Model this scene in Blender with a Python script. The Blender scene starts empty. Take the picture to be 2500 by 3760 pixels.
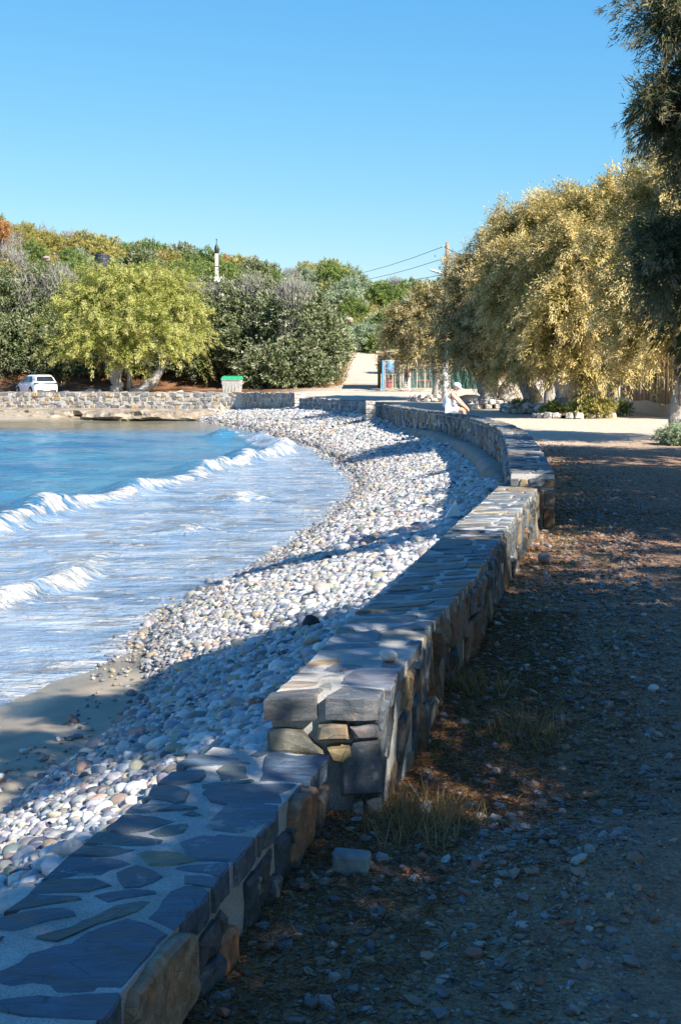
import bpy, math, random
import numpy as np
from mathutils import Vector, Matrix

# ------------------------------------------------------------------ camera, sky, sun, exposure
SC = bpy.context.scene
COL = SC.collection
F_PX, PW, PH, HOR = 4800.0, 2500.0, 3760.0, 1380.0     # focal length in photo pixels, photo size, horizon row
PITCH = math.atan((PH / 2 - HOR) / F_PX)
EYE = np.array([0.0, 0.0, 1.65])
cam_d = bpy.data.cameras.new('camera')
cam_d.sensor_fit = 'VERTICAL'
cam_d.sensor_height = 24.0
cam_d.lens = F_PX / PH * 24.0
cam_d.clip_start = 0.05
cam_d.clip_end = 9000
cam = bpy.data.objects.new('camera', cam_d)
COL.objects.link(cam)
cam.location = EYE
cam.rotation_euler = (math.pi / 2 - PITCH, 0, 0)
SC.camera = cam

SUN_AZ = math.radians(134)      # compass bearing of the sun, clockwise from +Y
SUN_EL = math.radians(38)
world = bpy.data.worlds.new("World")
SC.world = world
world.use_nodes = True
wn = world.node_tree.nodes
bg = wn['Background']
sky = wn.new('ShaderNodeTexSky')
sky.sky_type = 'NISHITA'
sky.sun_disc = False
sky.sun_elevation = SUN_EL
sky.sun_rotation = SUN_AZ
sky.altitude = 0
sky.air_density = 1.0
sky.dust_density = 0.0
sky.ozone_density = 2.0
# one tone curve per channel over the whole sky: the camera's saturated daylight rendering
sepn = wn.new('ShaderNodeSeparateColor'); comn = wn.new('ShaderNodeCombineColor'); wl = world.node_tree.links
wl.new(sky.outputs[0], sepn.inputs[0])
for ch_, (gain_, expo_) in enumerate(((0.455, 1.30), (1.47, 0.75), (4.07, 0.30))):
    pw_ = wn.new('ShaderNodeMath'); pw_.operation = 'POWER'; pw_.inputs[1].default_value = expo_
    mu_ = wn.new('ShaderNodeMath'); mu_.operation = 'MULTIPLY'; mu_.inputs[1].default_value = gain_
    wl.new(sepn.outputs[ch_], pw_.inputs[0]); wl.new(pw_.outputs[0], mu_.inputs[0]); wl.new(mu_.outputs[0], comn.inputs[ch_])
wl.new(comn.outputs[0], bg.inputs[0])
bg.inputs[1].default_value = 0.0595
sun_d = bpy.data.lights.new('sun', 'SUN')
sun_d.energy = 5.0
sun_d.angle = math.radians(0.5)
sun_d.color = (1.0, 0.93, 0.82)
sun = bpy.data.objects.new('sun', sun_d)
COL.objects.link(sun)
SUND = Vector((math.sin(SUN_AZ) * math.cos(SUN_EL), math.cos(SUN_AZ) * math.cos(SUN_EL), math.sin(SUN_EL)))
sun.rotation_euler = SUND.to_track_quat('Z', 'Y').to_euler()
SC.view_settings.view_transform = 'Standard'
SC.view_settings.look = 'None'
SC.view_settings.exposure = 1.25
SC.view_settings.gamma = 1.0
SC.view_settings.use_curve_mapping = False
SC.cycles.max_bounces = 6
SC.cycles.transparent_max_bounces = 8
SC.cycles.use_denoising = True

rng = np.random.default_rng(7)
random.seed(7)

# ------------------------------------------------------------------ helpers
def ray(px, py):
    u, v = px - PW / 2, PH / 2 - py
    c, s = math.cos(PITCH), math.sin(PITCH)
    return np.array([u, F_PX * c + v * s, v * c - F_PX * s])
def at(px, py, z):            # the point of height z seen at a photo pixel
    d = ray(px, py)
    return EYE + d * ((z - EYE[2]) / d[2])
def atd(px, py, y):           # the point at distance y seen at a photo pixel
    d = ray(px, py)
    return EYE + d * (y / d[1])

def tag(o, label, cat, group=None):
    o['label'] = label; o['category'] = cat
    if group: o['group'] = group
    return o
def kind(o, k):
    o['kind'] = k
    return o
def empty(name, loc=(0, 0, 0), rz=0.0):
    o = bpy.data.objects.new(name, None)
    COL.objects.link(o)
    o.location = loc; o.rotation_euler = (0, 0, rz)
    o.empty_display_size = 0.2
    return o
def link_mesh(name, me, mat=None, parent=None, color=None, smooth=False):
    if mat is not None:
        for m in (mat if isinstance(mat, (list, tuple)) else [mat]):
            me.materials.append(m)
    if smooth:
        me.polygons.foreach_set('use_smooth', [True] * len(me.polygons))
    o = bpy.data.objects.new(name, me)
    COL.objects.link(o)
    if parent is not None: o.parent = parent
    if color is not None: o.color = (*color, 1.0)
    return o
def mk(name, V, F, mat=None, parent=None, color=None, smooth=False):
    me = bpy.data.meshes.new(name)
    me.from_pydata([tuple(map(float, v)) for v in V], [], [tuple(map(int, f)) for f in F])
    me.update()
    return link_mesh(name, me, mat, parent, color, smooth)
def np_mesh(name, V, F, attrs=None):          # fast mesh from arrays, F is (n,3) or (n,4)
    me = bpy.data.meshes.new(name)
    V = np.asarray(V, np.float32); F = np.asarray(F, np.int32)
    me.vertices.add(len(V)); me.vertices.foreach_set('co', V.ravel())
    k = F.shape[1]
    me.loops.add(F.size); me.loops.foreach_set('vertex_index', F.ravel())
    me.polygons.add(len(F)); me.polygons.foreach_set('loop_start', np.arange(0, F.size, k, dtype=np.int32))
    me.polygons.foreach_set('loop_total', np.full(len(F), k, np.int32))
    for n, a in (attrs or {}).items():
        a = np.asarray(a, np.float32)
        if a.ndim == 1:
            at_ = me.attributes.new(n, 'FLOAT', 'POINT'); at_.data.foreach_set('value', a)
        else:
            at_ = me.attributes.new(n, 'FLOAT_VECTOR', 'POINT'); at_.data.foreach_set('vector', a.ravel())
    me.update(calc_edges=True)
    me.validate()
    return me
class MB:                     # collects simple solids into one mesh
    def __init__(s): s.V = []; s.F = []
    def add(s, V, F):
        b = len(s.V); s.V += [tuple(v) for v in V]; s.F += [tuple(i + b for i in f) for f in F]; return s
    def box(s, c, d, rot=None):
        x, y, z = d[0] / 2, d[1] / 2, d[2] / 2
        V = [Vector(p) for p in ((-x,-y,-z),(x,-y,-z),(x,y,-z),(-x,y,-z),(-x,-y,z),(x,-y,z),(x,y,z),(-x,y,z))]
        if rot is not None: V = [rot @ v for v in V]
        V = [v + Vector(c) for v in V]
        return s.add(V, [(0,3,2,1),(4,5,6,7),(0,1,5,4),(1,2,6,5),(2,3,7,6),(3,0,4,7)])
    def tube(s, pts, rad, n=8, cap=True):
        pts = [Vector(p) for p in pts]
        if not isinstance(rad, (list, tuple, np.ndarray)): rad = [rad] * len(pts)
        V = []; F = []
        up = Vector((0, 0, 1))
        for i, p in enumerate(pts):
            t = (pts[min(i + 1, len(pts) - 1)] - pts[max(i - 1, 0)]).normalized()
            a = t.cross(up if abs(t.z) < 0.95 else Vector((1, 0, 0))).normalized(); b = t.cross(a)
            for k in range(n):
                w = 2 * math.pi * k / n
                V.append(p + (a * math.cos(w) + b * math.sin(w)) * rad[i])
        for i in range(len(pts) - 1):
            for k in range(n):
                q = (k + 1) % n
                F.append((i * n + k, i * n + q, (i + 1) * n + q, (i + 1) * n + k))
        if cap:
            F.append(tuple(range(n))[::-1]); F.append(tuple(range((len(pts) - 1) * n, len(pts) * n)))
        return s.add(V, F)
    def lathe(s, c, prof, n=16, ax='z'):
        V = []; F = []
        for r, h in prof:
            for k in range(n):
                w = 2 * math.pi * k / n
                p = (r * math.cos(w), r * math.sin(w), h)
                if ax == 'y': p = (p[0], h, p[1])
                if ax == 'x': p = (h, p[0], p[1])
                V.append((c[0] + p[0], c[1] + p[1], c[2] + p[2]))
        m = len(prof)
        for i in range(m - 1):
            for k in range(n):
                q = (k + 1) % n
                F.append((i * n + k, i * n + q, (i + 1) * n + q, (i + 1) * n + k))
        F.append(tuple(range(n))[::-1]); F.append(tuple(range((m - 1) * n, m * n)))
        return s.add(V, F)
    def build(s, name, mat, parent=None, color=None, smooth=False):
        return mk(name, s.V, s.F, mat, parent, color, smooth)

def vnoise(x, y, seed=0):     # smooth value noise on arrays, about -1..1
    x = np.asarray(x, float); y = np.asarray(y, float)
    xi = np.floor(x).astype(np.int64); yi = np.floor(y).astype(np.int64)
    fx = x - xi; fy = y - yi
    fx = fx * fx * (3 - 2 * fx); fy = fy * fy * (3 - 2 * fy)
    def h(a, b):
        n = (a * 374761393 + b * 668265263 + seed * 1442695041) & 0x7fffffff
        n = ((n ^ (n >> 13)) * 1274126177) & 0x7fffffff
        return ((n ^ (n >> 16)) & 0xffff) / 32767.5 - 1
    return (h(xi, yi) * (1 - fx) + h(xi + 1, yi) * fx) * (1 - fy) + (h(xi, yi + 1) * (1 - fx) + h(xi + 1, yi + 1) * fx) * fy
def fbm(x, y, seed=0, o=4):
    r = 0; a = 0.5
    for i in range(o):
        r = r + a * vnoise(x * 2 ** i, y * 2 ** i, seed + i * 17); a *= 0.5
    return r
def sstep(a, b, x):
    t = np.clip((x - a) / (b - a), 0, 1)
    return t * t * (3 - 2 * t)
def poly_dist(X, Y, P):       # distance to a polyline, side (>0 on its right), length along it
    best = np.full(X.shape, 1e9); side = np.zeros(X.shape); along = np.zeros(X.shape)
    acc = 0
    for (x0, y0), (x1, y1) in zip(P[:-1], P[1:]):
        dx, dy = x1 - x0, y1 - y0; L2 = dx * dx + dy * dy; L = math.sqrt(L2)
        t = np.clip(((X - x0) * dx + (Y - y0) * dy) / L2, 0, 1)
        ex, ey = X - x0 - t * dx, Y - y0 - t * dy
        d = np.hypot(ex, ey); m = d < best
        best = np.where(m, d, best); side = np.where(m, np.sign(ex * dy - ey * dx), side); along = np.where(m, acc + t * L, along)
        acc += L
    return best, side, along

# ------------------------------------------------------------------ materials
def mat_new(name):
    m = bpy.data.materials.new(name); m.use_nodes = True
    return m, m.node_tree.nodes, m.node_tree.links, m.node_tree.nodes['Principled BSDF']
def N(nodes, t, **kw):
    n = nodes.new(t)
    for k, v in kw.items(): setattr(n, k, v)
    return n
def mixc(nodes, links, fac, a, b, mode='MIX'):
    n = nodes.new('ShaderNodeMix'); n.data_type = 'RGBA'; n.blend_type = mode
    for s, v in ((0, fac), (6, a), (7, b)):
        if hasattr(v, 'is_output'): links.new(v, n.inputs[s])
        elif s == 0: n.inputs[0].default_value = v
        else: n.inputs[s].default_value = (*v, 1) if len(v) == 3 else v
    return n.outputs[2]
def noise(nodes, links, vec, scale, detail=4, rough=0.55, dist=0.0):
    n = nodes.new('ShaderNodeTexNoise')
    n.inputs['Scale'].default_value = scale; n.inputs['Detail'].default_value = detail
    n.inputs['Roughness'].default_value = rough; n.inputs['Distortion'].default_value = dist
    if vec is not None: links.new(vec, n.inputs['Vector'])
    return n.outputs['Fac']
def ramp(nodes, links, fac, stops):
    n = nodes.new('ShaderNodeValToRGB'); e = n.color_ramp.elements
    while len(e) < len(stops): e.new(0.5)
    for q, (p, c) in zip(e, stops):
        q.position = p; q.color = (*c, 1) if len(c) == 3 else c
    links.new(fac, n.inputs[0])
    return n.outputs[0]
def mrange(nodes, links, val, a, b, c=0.0, d=1.0, smooth=True):
    n = nodes.new('ShaderNodeMapRange')
    if smooth: n.interpolation_type = 'SMOOTHSTEP'
    links.new(val, n.inputs[0])
    for i, v in zip((1, 2, 3, 4), (a, b, c, d)): n.inputs[i].default_value = v
    return n.outputs[0]
def bump(nodes, links, h, bsdf, strength, dist):
    n = nodes.new('ShaderNodeBump'); n.inputs['Strength'].default_value = strength; n.inputs['Distance'].default_value = dist
    links.new(h, n.inputs['Height']); links.new(n.outputs[0], bsdf.inputs['Normal'])
def math_n(nodes, links, op, a, b):
    n = nodes.new('ShaderNodeMath'); n.operation = op
    for i, v in ((0, a), (1, b)):
        if hasattr(v, 'is_output'): links.new(v, n.inputs[i])
        else: n.inputs[i].default_value = v
    return n.outputs[0]
def pos_of(nodes): return nodes.new('ShaderNodeNewGeometry').outputs['Position']
def attr(nodes, name, typ='GEOMETRY', out='Fac'):
    n = nodes.new('ShaderNodeAttribute'); n.attribute_name = name; n.attribute_type = typ
    return n.outputs[out]

def plain(name, col, rough=0.6, metal=0.0, var=0.12, scale=6.0, bmp=0.0, spec=0.5):
    m, n, l, b = mat_new(name)
    p = pos_of(n); f = noise(n, l, p, scale, 5)
    dark = tuple(c * (1 - var) for c in col); light = tuple(min(1, c * (1 + var)) for c in col)
    l.new(ramp(n, l, f, [(0.3, dark), (0.7, light)]), b.inputs['Base Color'])
    b.inputs['Roughness'].default_value = rough; b.inputs['Metallic'].default_value = metal
    b.inputs['Specular IOR Level'].default_value = spec
    if bmp: bump(n, l, noise(n, l, p, scale * 6, 6), b, 0.6, bmp)
    return m

def stone_mat(name, rough=0.55, spec=0.4, fine=30.0, streak=True, rust=0.35):
    m, n, l, b = mat_new(name)
    p = pos_of(n)
    oc = n.new('ShaderNodeObjectInfo')
    mp = n.new('ShaderNodeMapping'); mp.inputs['Scale'].default_value = (1.0, 3.2, 3.2); l.new(p, mp.inputs['Vector'])
    st = noise(n, l, mp.outputs[0] if streak else p, 9, 6, 0.62, 0.6)
    c = mixc(n, l, 1.0, oc.outputs['Color'], ramp(n, l, st, [(0.28, (0.42, 0.45, 0.5)), (0.5, (0.9, 0.92, 0.95)), (0.74, (1.65, 1.58, 1.5))]), 'MULTIPLY')
    bl_ = mrange(n, l, noise(n, l, mp.outputs[0], 3.2, 4, 0.6, 0.5), 0.50, 0.66, 0, 0.55)
    c = mixc(n, l, bl_, c, mixc(n, l, 1.0, c, (1.25, 0.82, 0.58), 'MULTIPLY'))
    rf = mrange(n, l, noise(n, l, p, 5.5, 5, 0.6, 0.8), 0.56, 0.72, 0, rust)
    c = mixc(n, l, rf, c, (0.22, 0.11, 0.05))
    sp = mrange(n, l, noise(n, l, p, 120, 3), 0.62, 0.75, 0, 0.25)
    c = mixc(n, l, sp, c, (0.5, 0.5, 0.48))
    li = mrange(n, l, math_n(n, l, 'ADD', noise(n, l, p, 13, 6, 0.7, 0.5), math_n(n, l, 'MULTIPLY', noise(n, l, p, 1.7, 2), 0.35)), 0.79, 0.86, 0, 0.55)
    c = mixc(n, l, li, c, (0.34, 0.34, 0.30))
    ck = n.new('ShaderNodeTexVoronoi'); ck.feature = 'DISTANCE_TO_EDGE'; ck.inputs['Scale'].default_value = 4.5; l.new(mp.outputs[0], ck.inputs['Vector'])
    cr = math_n(n, l, 'MULTIPLY', mrange(n, l, ck.outputs['Distance'], 0.0, 0.018, 1, 0), mrange(n, l, noise(n, l, p, 2.1, 2), 0.5, 0.6))
    c = mixc(n, l, math_n(n, l, 'MULTIPLY', cr, 0.6), c, (0.03, 0.03, 0.03))
    l.new(c, b.inputs['Base Color'])
    l.new(mrange(n, l, st, 0.3, 0.7, rough - 0.12, rough + 0.15), b.inputs['Roughness'])
    b.inputs['Specular IOR Level'].default_value = spec
    h = math_n(n, l, 'ADD', noise(n, l, mp.outputs[0] if streak else p, 14, 8, 0.65), math_n(n, l, 'MULTIPLY', noise(n, l, p, fine * 4, 4), 0.3))
    bump(n, l, h, b, 0.5, 0.012)
    return m
M_SLATE = stone_mat('slate', 0.58, 0.32)
M_RUBBLE = stone_mat('rubble_stone', 0.75, 0.25, 22, False, 0.25)

def mortar_mat():
    m, n, l, b = mat_new('mortar')
    p = pos_of(n)
    g = noise(n, l, p, 190, 3, 0.8); w = noise(n, l, p, 6, 5)
    c = mixc(n, l, 1.0, ramp(n, l, g, [(0.3, (0.28, 0.27, 0.255)), (0.5, (0.52, 0.51, 0.485)), (0.7, (0.72, 0.71, 0.68))]),
             ramp(n, l, w, [(0.3, (0.75, 0.72, 0.68)), (0.7, (1.1, 1.1, 1.1))]), 'MULTIPLY')
    l.new(c, b.inputs['Base Color']); b.inputs['Roughness'].default_value = 0.95; b.inputs['Specular IOR Level'].default_value = 0.15
    bump(n, l, math_n(n, l, 'ADD', g, math_n(n, l, 'MULTIPLY', w, 1.5)), b, 1.0, 0.008)
    return m
M_MORTAR = mortar_mat()

def pebble_mat(name, inst):
    m, n, l, b = mat_new(name)
    p = pos_of(n)
    if inst:
        col = attr(n, 'pcol', 'INSTANCER', 'Color')
    else:
        col = n.new('ShaderNodeObjectInfo').outputs['Color']
    f = noise(n, l, p, 30, 5, 0.6, 0.4)
    c = mixc(n, l, 1.0, col, ramp(n, l, f, [(0.3, (0.72, 0.72, 0.74)), (0.7, (1.15, 1.13, 1.1))]), 'MULTIPLY')
    v = mrange(n, l, noise(n, l, p, 17, 3, 0.5, 2.5), 0.66, 0.70, 0, 0.5)
    c = mixc(n, l, v, c, (0.55, 0.53, 0.5))
    l.new(c, b.inputs['Base Color']); b.inputs['Roughness'].default_value = 0.62; b.inputs['Specular IOR Level'].default_value = 0.35
    bump(n, l, f, b, 0.35, 0.006)
    return m
M_PEB_I = pebble_mat('pebble_mass', True)
M_PEB = pebble_mat('pebble', False)

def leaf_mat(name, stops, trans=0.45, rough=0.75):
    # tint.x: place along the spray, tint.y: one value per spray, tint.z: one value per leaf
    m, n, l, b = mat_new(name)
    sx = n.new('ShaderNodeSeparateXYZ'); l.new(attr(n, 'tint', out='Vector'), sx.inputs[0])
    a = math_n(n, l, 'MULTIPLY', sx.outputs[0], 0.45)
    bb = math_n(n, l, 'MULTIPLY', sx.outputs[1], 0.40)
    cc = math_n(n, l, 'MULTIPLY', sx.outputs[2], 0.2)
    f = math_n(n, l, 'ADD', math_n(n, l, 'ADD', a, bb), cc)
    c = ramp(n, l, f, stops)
    d = n.new('ShaderNodeBsdfDiffuse'); t = n.new('ShaderNodeBsdfTranslucent'); mx = n.new('ShaderNodeMixShader')
    l.new(c, d.inputs[0]); l.new(c, t.inputs[0]); mx.inputs[0].default_value = trans
    l.new(d.outputs[0], mx.inputs[1]); l.new(t.outputs[0], mx.inputs[2])
    n.remove(b); l.new(mx.outputs[0], n['Material Output'].inputs[0])
    return m
M_TAN = leaf_mat('tamarisk_seeding', [(0.15, (0.029, 0.045, 0.013)), (0.34, (0.116, 0.124, 0.034)), (0.52, (0.397, 0.314, 0.099)), (0.80, (0.679, 0.537, 0.258))], 0.28)
M_TANB = leaf_mat('tamarisk_browning', [(0.15, (0.026, 0.043, 0.017)), (0.38, (0.105, 0.112, 0.042)), (0.58, (0.367, 0.295, 0.122)), (0.85, (0.647, 0.527, 0.293))], 0.28)
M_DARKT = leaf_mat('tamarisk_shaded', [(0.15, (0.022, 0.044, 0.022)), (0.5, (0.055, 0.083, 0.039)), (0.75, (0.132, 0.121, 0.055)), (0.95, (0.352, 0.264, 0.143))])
M_YEL = leaf_mat('tamarisk_yellow', [(0.12, (0.035, 0.069, 0.013)), (0.32, (0.140, 0.188, 0.038)), (0.52, (0.341, 0.359, 0.084)), (0.82, (0.543, 0.506, 0.198))], 0.3)
M_BOUGH = leaf_mat('tamarisk_bough', [(0.15, (0.03, 0.055, 0.035)), (0.45, (0.08, 0.11, 0.06)), (0.7, (0.20, 0.19, 0.10)), (0.92, (0.46, 0.37, 0.22))], 0.4)
M_GREY = leaf_mat('carob_leaves', [(0.15, (0.042, 0.073, 0.029)), (0.45, (0.107, 0.144, 0.057)), (0.7, (0.215, 0.237, 0.122)), (0.95, (0.430, 0.415, 0.315))], 0.15)
M_TWIG = plain('dry_twigs', (0.25, 0.235, 0.21), 0.9)
M_GREEN = leaf_mat('shrub_green', [(0.15, (0.063, 0.117, 0.033)), (0.5, (0.153, 0.224, 0.063)), (0.9, (0.359, 0.395, 0.136))])
M_OLIVE = leaf_mat('shrub_olive', [(0.15, (0.095, 0.123, 0.038)), (0.5, (0.285, 0.275, 0.085)), (0.9, (0.608, 0.494, 0.171))])
M_RUST = leaf_mat('shrub_rust', [(0.15, (0.129, 0.081, 0.032)), (0.5, (0.386, 0.209, 0.081)), (0.9, (0.741, 0.435, 0.193))])
M_SILV = leaf_mat('shrub_silver', [(0.15, (0.107, 0.153, 0.092)), (0.5, (0.260, 0.337, 0.199)), (0.9, (0.505, 0.551, 0.383))])
M_STRAW = leaf_mat('dry_straw', [(0.1, (0.16, 0.10, 0.045)), (0.5, (0.32, 0.22, 0.10)), (0.9, (0.50, 0.38, 0.20))])
M_LITTER = leaf_mat('needle_litter', [(0.1, (0.07, 0.035, 0.02)), (0.5, (0.16, 0.085, 0.04)), (0.9, (0.30, 0.18, 0.09))], 0.05)

def bark_mat(name, wash):
    m, n, l, b = mat_new(name)
    p = pos_of(n)
    mp = n.new('ShaderNodeMapping'); mp.inputs['Scale'].default_value = (1, 1, 0.25); l.new(p, mp.inputs['Vector'])
    f = noise(n, l, mp.outputs[0], 9, 7, 0.65, 0.8)
    c = ramp(n, l, f, [(0.3, (0.06, 0.045, 0.035)), (0.55, (0.17, 0.13, 0.10)), (0.75, (0.32, 0.26, 0.20))])
    if wash:      # limewash painted on the lower trunk, worn through on the ridges
        ow = attr(n, 'wash')
        k = math_n(n, l, 'MULTIPLY', mrange(n, l, math_n(n, l, 'ADD', ow, math_n(n, l, 'MULTIPLY', noise(n, l, p, 2.2, 4), 0.5)), 0.65, 0.8), mrange(n, l, f, 0.36, 0.5, 0.25, 1))
        c = mixc(n, l, k, c, (0.42, 0.395, 0.36))
    l.new(c, b.inputs['Base Color']); b.inputs['Roughness'].default_value = 0.9; b.inputs['Specular IOR Level'].default_value = 0.2
    bump(n, l, f, b, 1.0, 0.06)
    return m
M_BARK = bark_mat('bark', False)
M_BARKW = bark_mat('limewashed_bark', True)
M_WHITE = plain('white_paint', (0.78, 0.78, 0.76), 0.5, var=0.06)
M_CARW = plain('car_white', (0.80, 0.80, 0.80), 0.25, var=0.02, scale=1.0)
M_GLASS = plain('dark_glass', (0.02, 0.025, 0.03), 0.08, var=0.1, spec=0.6)
M_BLACK = plain('black_plastic', (0.02, 0.02, 0.022), 0.5)
M_RED = plain('red_lens', (0.35, 0.03, 0.03), 0.3)
M_TYRE = plain('tyre_rubber', (0.025, 0.025, 0.025), 0.85)
M_METAL = plain('galvanised', (0.46, 0.44, 0.42), 0.5, 0.3, 0.2, 5)
M_GREENP = plain('green_lid', (0.02, 0.30, 0.12), 0.45, var=0.15)
M_CONC = plain('concrete', (0.50, 0.48, 0.43), 0.9, var=0.15, scale=3, bmp=0.01)
M_WOODP = plain('weathered_pole', (0.24, 0.18, 0.12), 0.85, var=0.3, scale=4)
M_NET = plain('green_netting', (0.018, 0.075, 0.06), 0.8, var=0.25, scale=2)
M_RUSTM = plain('rusty_frame', (0.42, 0.38, 0.30), 0.7, var=0.25)
M_BLUE = plain('blue_paint', (0.10, 0.33, 0.62), 0.5)
M_REDP = plain('red_table', (0.36, 0.08, 0.06), 0.6)
M_WOOD = plain('old_boards', (0.17, 0.12, 0.075), 0.85, var=0.35, scale=5, bmp=0.01)
M_SKIN = plain('skin', (0.60, 0.33, 0.22), 0.55, var=0.06)
M_SHIRT = plain('white_vest', (0.84, 0.85, 0.86), 0.8, var=0.03)
M_SHORT = plain('pale_shorts', (0.72, 0.76, 0.78), 0.8, var=0.05)
M_HAIR = plain('grey_hair', (0.34, 0.30, 0.25), 0.7, var=0.3, scale=40)
M_TANK = plain('tank_plastic', (0.03, 0.035, 0.05), 0.4)
M_ROCK = plain('hill_rock', (0.34, 0.27, 0.22), 0.9, var=0.35, scale=2, bmp=0.05)
M_WPOST = plain('whitewashed_post', (0.50, 0.48, 0.45), 0.8, var=0.12, scale=4)
# ------------------------------------------------------------------ the lines of the place
def P2(pts, z): return [tuple(at(px, py, z)[:2]) for px, py in pts]
# low wall (nearest): straight, 0.46 wide
W1z = 0.26
a_ = at(383, 3737, W1z)[:2]; b_ = at(1204, 2774, W1z)[:2]
d_ = (b_ - a_) / np.linalg.norm(b_ - a_)
W1R = [tuple(a_ - d_ * 4.0), tuple(b_)]
nrm = np.array([-d_[1], d_[0]])
W1L = [tuple(a_ - d_ * 4.0 + nrm * 0.465), tuple(b_ + nrm * 0.465 + d_ * 0.02)]
# middle wall
W2z = 0.45
W2L = P2([(970, 2564), (1100, 2455), (1244, 2296), (1443, 2144), (1649, 1940), (1756, 1850), (1836, 1776)], W2z)
W2R = P2([(1390, 2562), (1499, 2440), (1611, 2272), (1754, 2120), (1866, 1936), (1934, 1847), (1990, 1776)], W2z)
# curved wall: top falls slowly with distance
W3px = [((1869, 1738), (1995, 1738), .60), ((1858, 1648), (1965, 1653), .60), ((1848, 1600), (1928, 1597), .58), ((1830, 1578), (1895, 1576), .56), ((1792, 1556), (1850, 1556), .54),
        ((1746, 1543), (1800, 1541), .51), ((1690, 1528), (1738, 1526), .48), ((1628, 1516), (1672, 1512), .46), ((1547, 1507), (1588, 1503), .46), ((1465, 1497), (1500, 1493), .46), ((1414, 1486), (1442, 1482), .46), ((1368, 1478), (1392, 1475), .46)]
W3L = [tuple(at(*l, z)[:2]) for l, r, z in W3px]
W3Z = [z for l, r, z in W3px]
def offset_line(L, w):        # a parallel line on the land side
    L = [np.array(p) for p in L]; out = []
    for i, p in enumerate(L):
        t = L[min(i + 1, len(L) - 1)] - L[max(i - 1, 0)]; t = t / np.linalg.norm(t)
        out.append(tuple(p + np.array([t[1], -t[0]]) * w))
    return out
W3R = offset_line(W3L, 0.5)
# far walls
W4L = [(0.82, 62.0), (-2.22, 70.6)]                     # short one left of the stair gap
W5L = [(-2.35, 72.0), (-6.2, 81.0), (-22.6, 86.5)]        # long one below the trees
WALL_FULL = [(-3.5, -12)] + [W1L[0]] + [W1L[1]] + W2L + W3L + [(1.15, 57.0)] + W4L + W5L + [(-60, 92), (-140, 96)]

def xl_of(y):                 # land edge (wall centre line) for a row of the ground
    ys = [-60, W1L[0][1]] + [W1L[1][1]] + [p[1] for p in W2L] + [p[1] for p in W3L[1:]] + [57.0, 62.0, 70.7, 72.2, 81.2, 86.7, 92, 96]
    xs = [-4.5, W1L[0][0] + .23] + [W1L[1][0] + .23] + [p[0] + .25 for p in W2L] + [p[0] + .25 for p in W3L[1:]] + [1.3, .98, -2.1, -2.2, -6.0, -22.4, -60, -140]
    return np.interp(y, ys, xs)
SHORE_PX = [(0, 2592), (207, 2503), (400, 2448), (500, 2400), (560, 2340), (638, 2247), (757, 2191), (877, 2135), (980, 2088), (1060, 2032), (1148, 1960), (1227, 1896), (1300, 1830),
            (1322, 1795), (1311, 1753), (1255, 1697), (1159, 1644), (1060, 1612), (960, 1585), (850, 1562), (717, 1545), (558, 1541), (350, 1543), (150, 1547), (0, 1552)]
SEA_Z = -1.10
SHORE = [(-9.5, -30), (-6.2, 0), (-3.9, 7.0)] + [tuple(at(px, py, SEA_Z)[:2]) for px, py in SHORE_PX] + [(-60, 84), (-160, 90)]

HILL_A = [(-.60, 700), (-.26, 815), (-.225, 850), (-.20, 890), (-.18, 900), (-.155, 920), (-.13, 930), (-.093, 950), (-.073, 965), (-.06, 985), (-.043, 1035), (-.025, 1030), (-.01, 1010), (.003, 1030), (.015, 1050), (.03, 1075), (.06, 1070), (.1, 1060), (.2, 1040), (.4, 1000), (.7, 1000)]
def road_x(y): return np.interp(y, [60, 75, 90, 125, 150, 200], [2.6, 2.0, 1.45, 2.55, 6.0, 16])
def land_z(x, y):
    x = np.asarray(x, float); y = np.asarray(y, float)
    base_r = np.interp(y, [-60, 25, 45, 60, 75, 90, 125, 140, 400], [0, 0, .04, .12, .3, .66, 3.6, 4.2, 6.0])
    base_l = np.interp(y, [-60, 25, 45, 60, 75, 97, 103, 120, 400], [0, 0, .04, .12, .22, .32, 2.6, 4.0, 8.0])
    s = sstep(-9, -1.5, x)
    z = base_l * (1 - s) + base_r * s
    a = x / np.maximum(y, 40)
    ysky = np.interp(a, [q[0] for q in HILL_A], [q[1] for q in HILL_A])
    zr = 1.65 + (HOR - ysky) / F_PX * 190 - 2.6
    t = np.clip((y - 100) / 90, 0, 1)
    hz = z + (np.maximum(zr, z) - z) * (t ** 0.85)
    hz = hz + np.where(y > 190, -(y - 190) * 0.04, 0)
    w = sstep(2.2, 9.0, np.abs(x - road_x(y)))
    w = np.maximum(w, sstep(122, 165, y))
    z = z * (1 - w) + hz * w
    n = fbm(x * .05, y * .05, 3) * np.clip((y - 100) / 60, 0, 1) * 3 * w
    near = fbm(x * .9, y * .9, 5) * .05 * np.clip((60 - y) / 30, 0, 1) + fbm(x * .25, y * .25, 8) * .08
    d = x - xl_of(y)
    near = near * sstep(.3, 1.6, d)
    # hollow beside the end of the middle wall and the low mound in front of it
    h = -.10 * np.exp(-(((x - .75) / .45) ** 2 + ((y - 5.3) / .55) ** 2)) + .07 * np.exp(-(((x - 1.0) / .7) ** 2 + ((y - 4.2) / .35) ** 2)) + .05 * np.exp(-(((x - .8) / .8) ** 2 + ((y - 6.6) / .5) ** 2))
    return z + n + near + h

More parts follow.
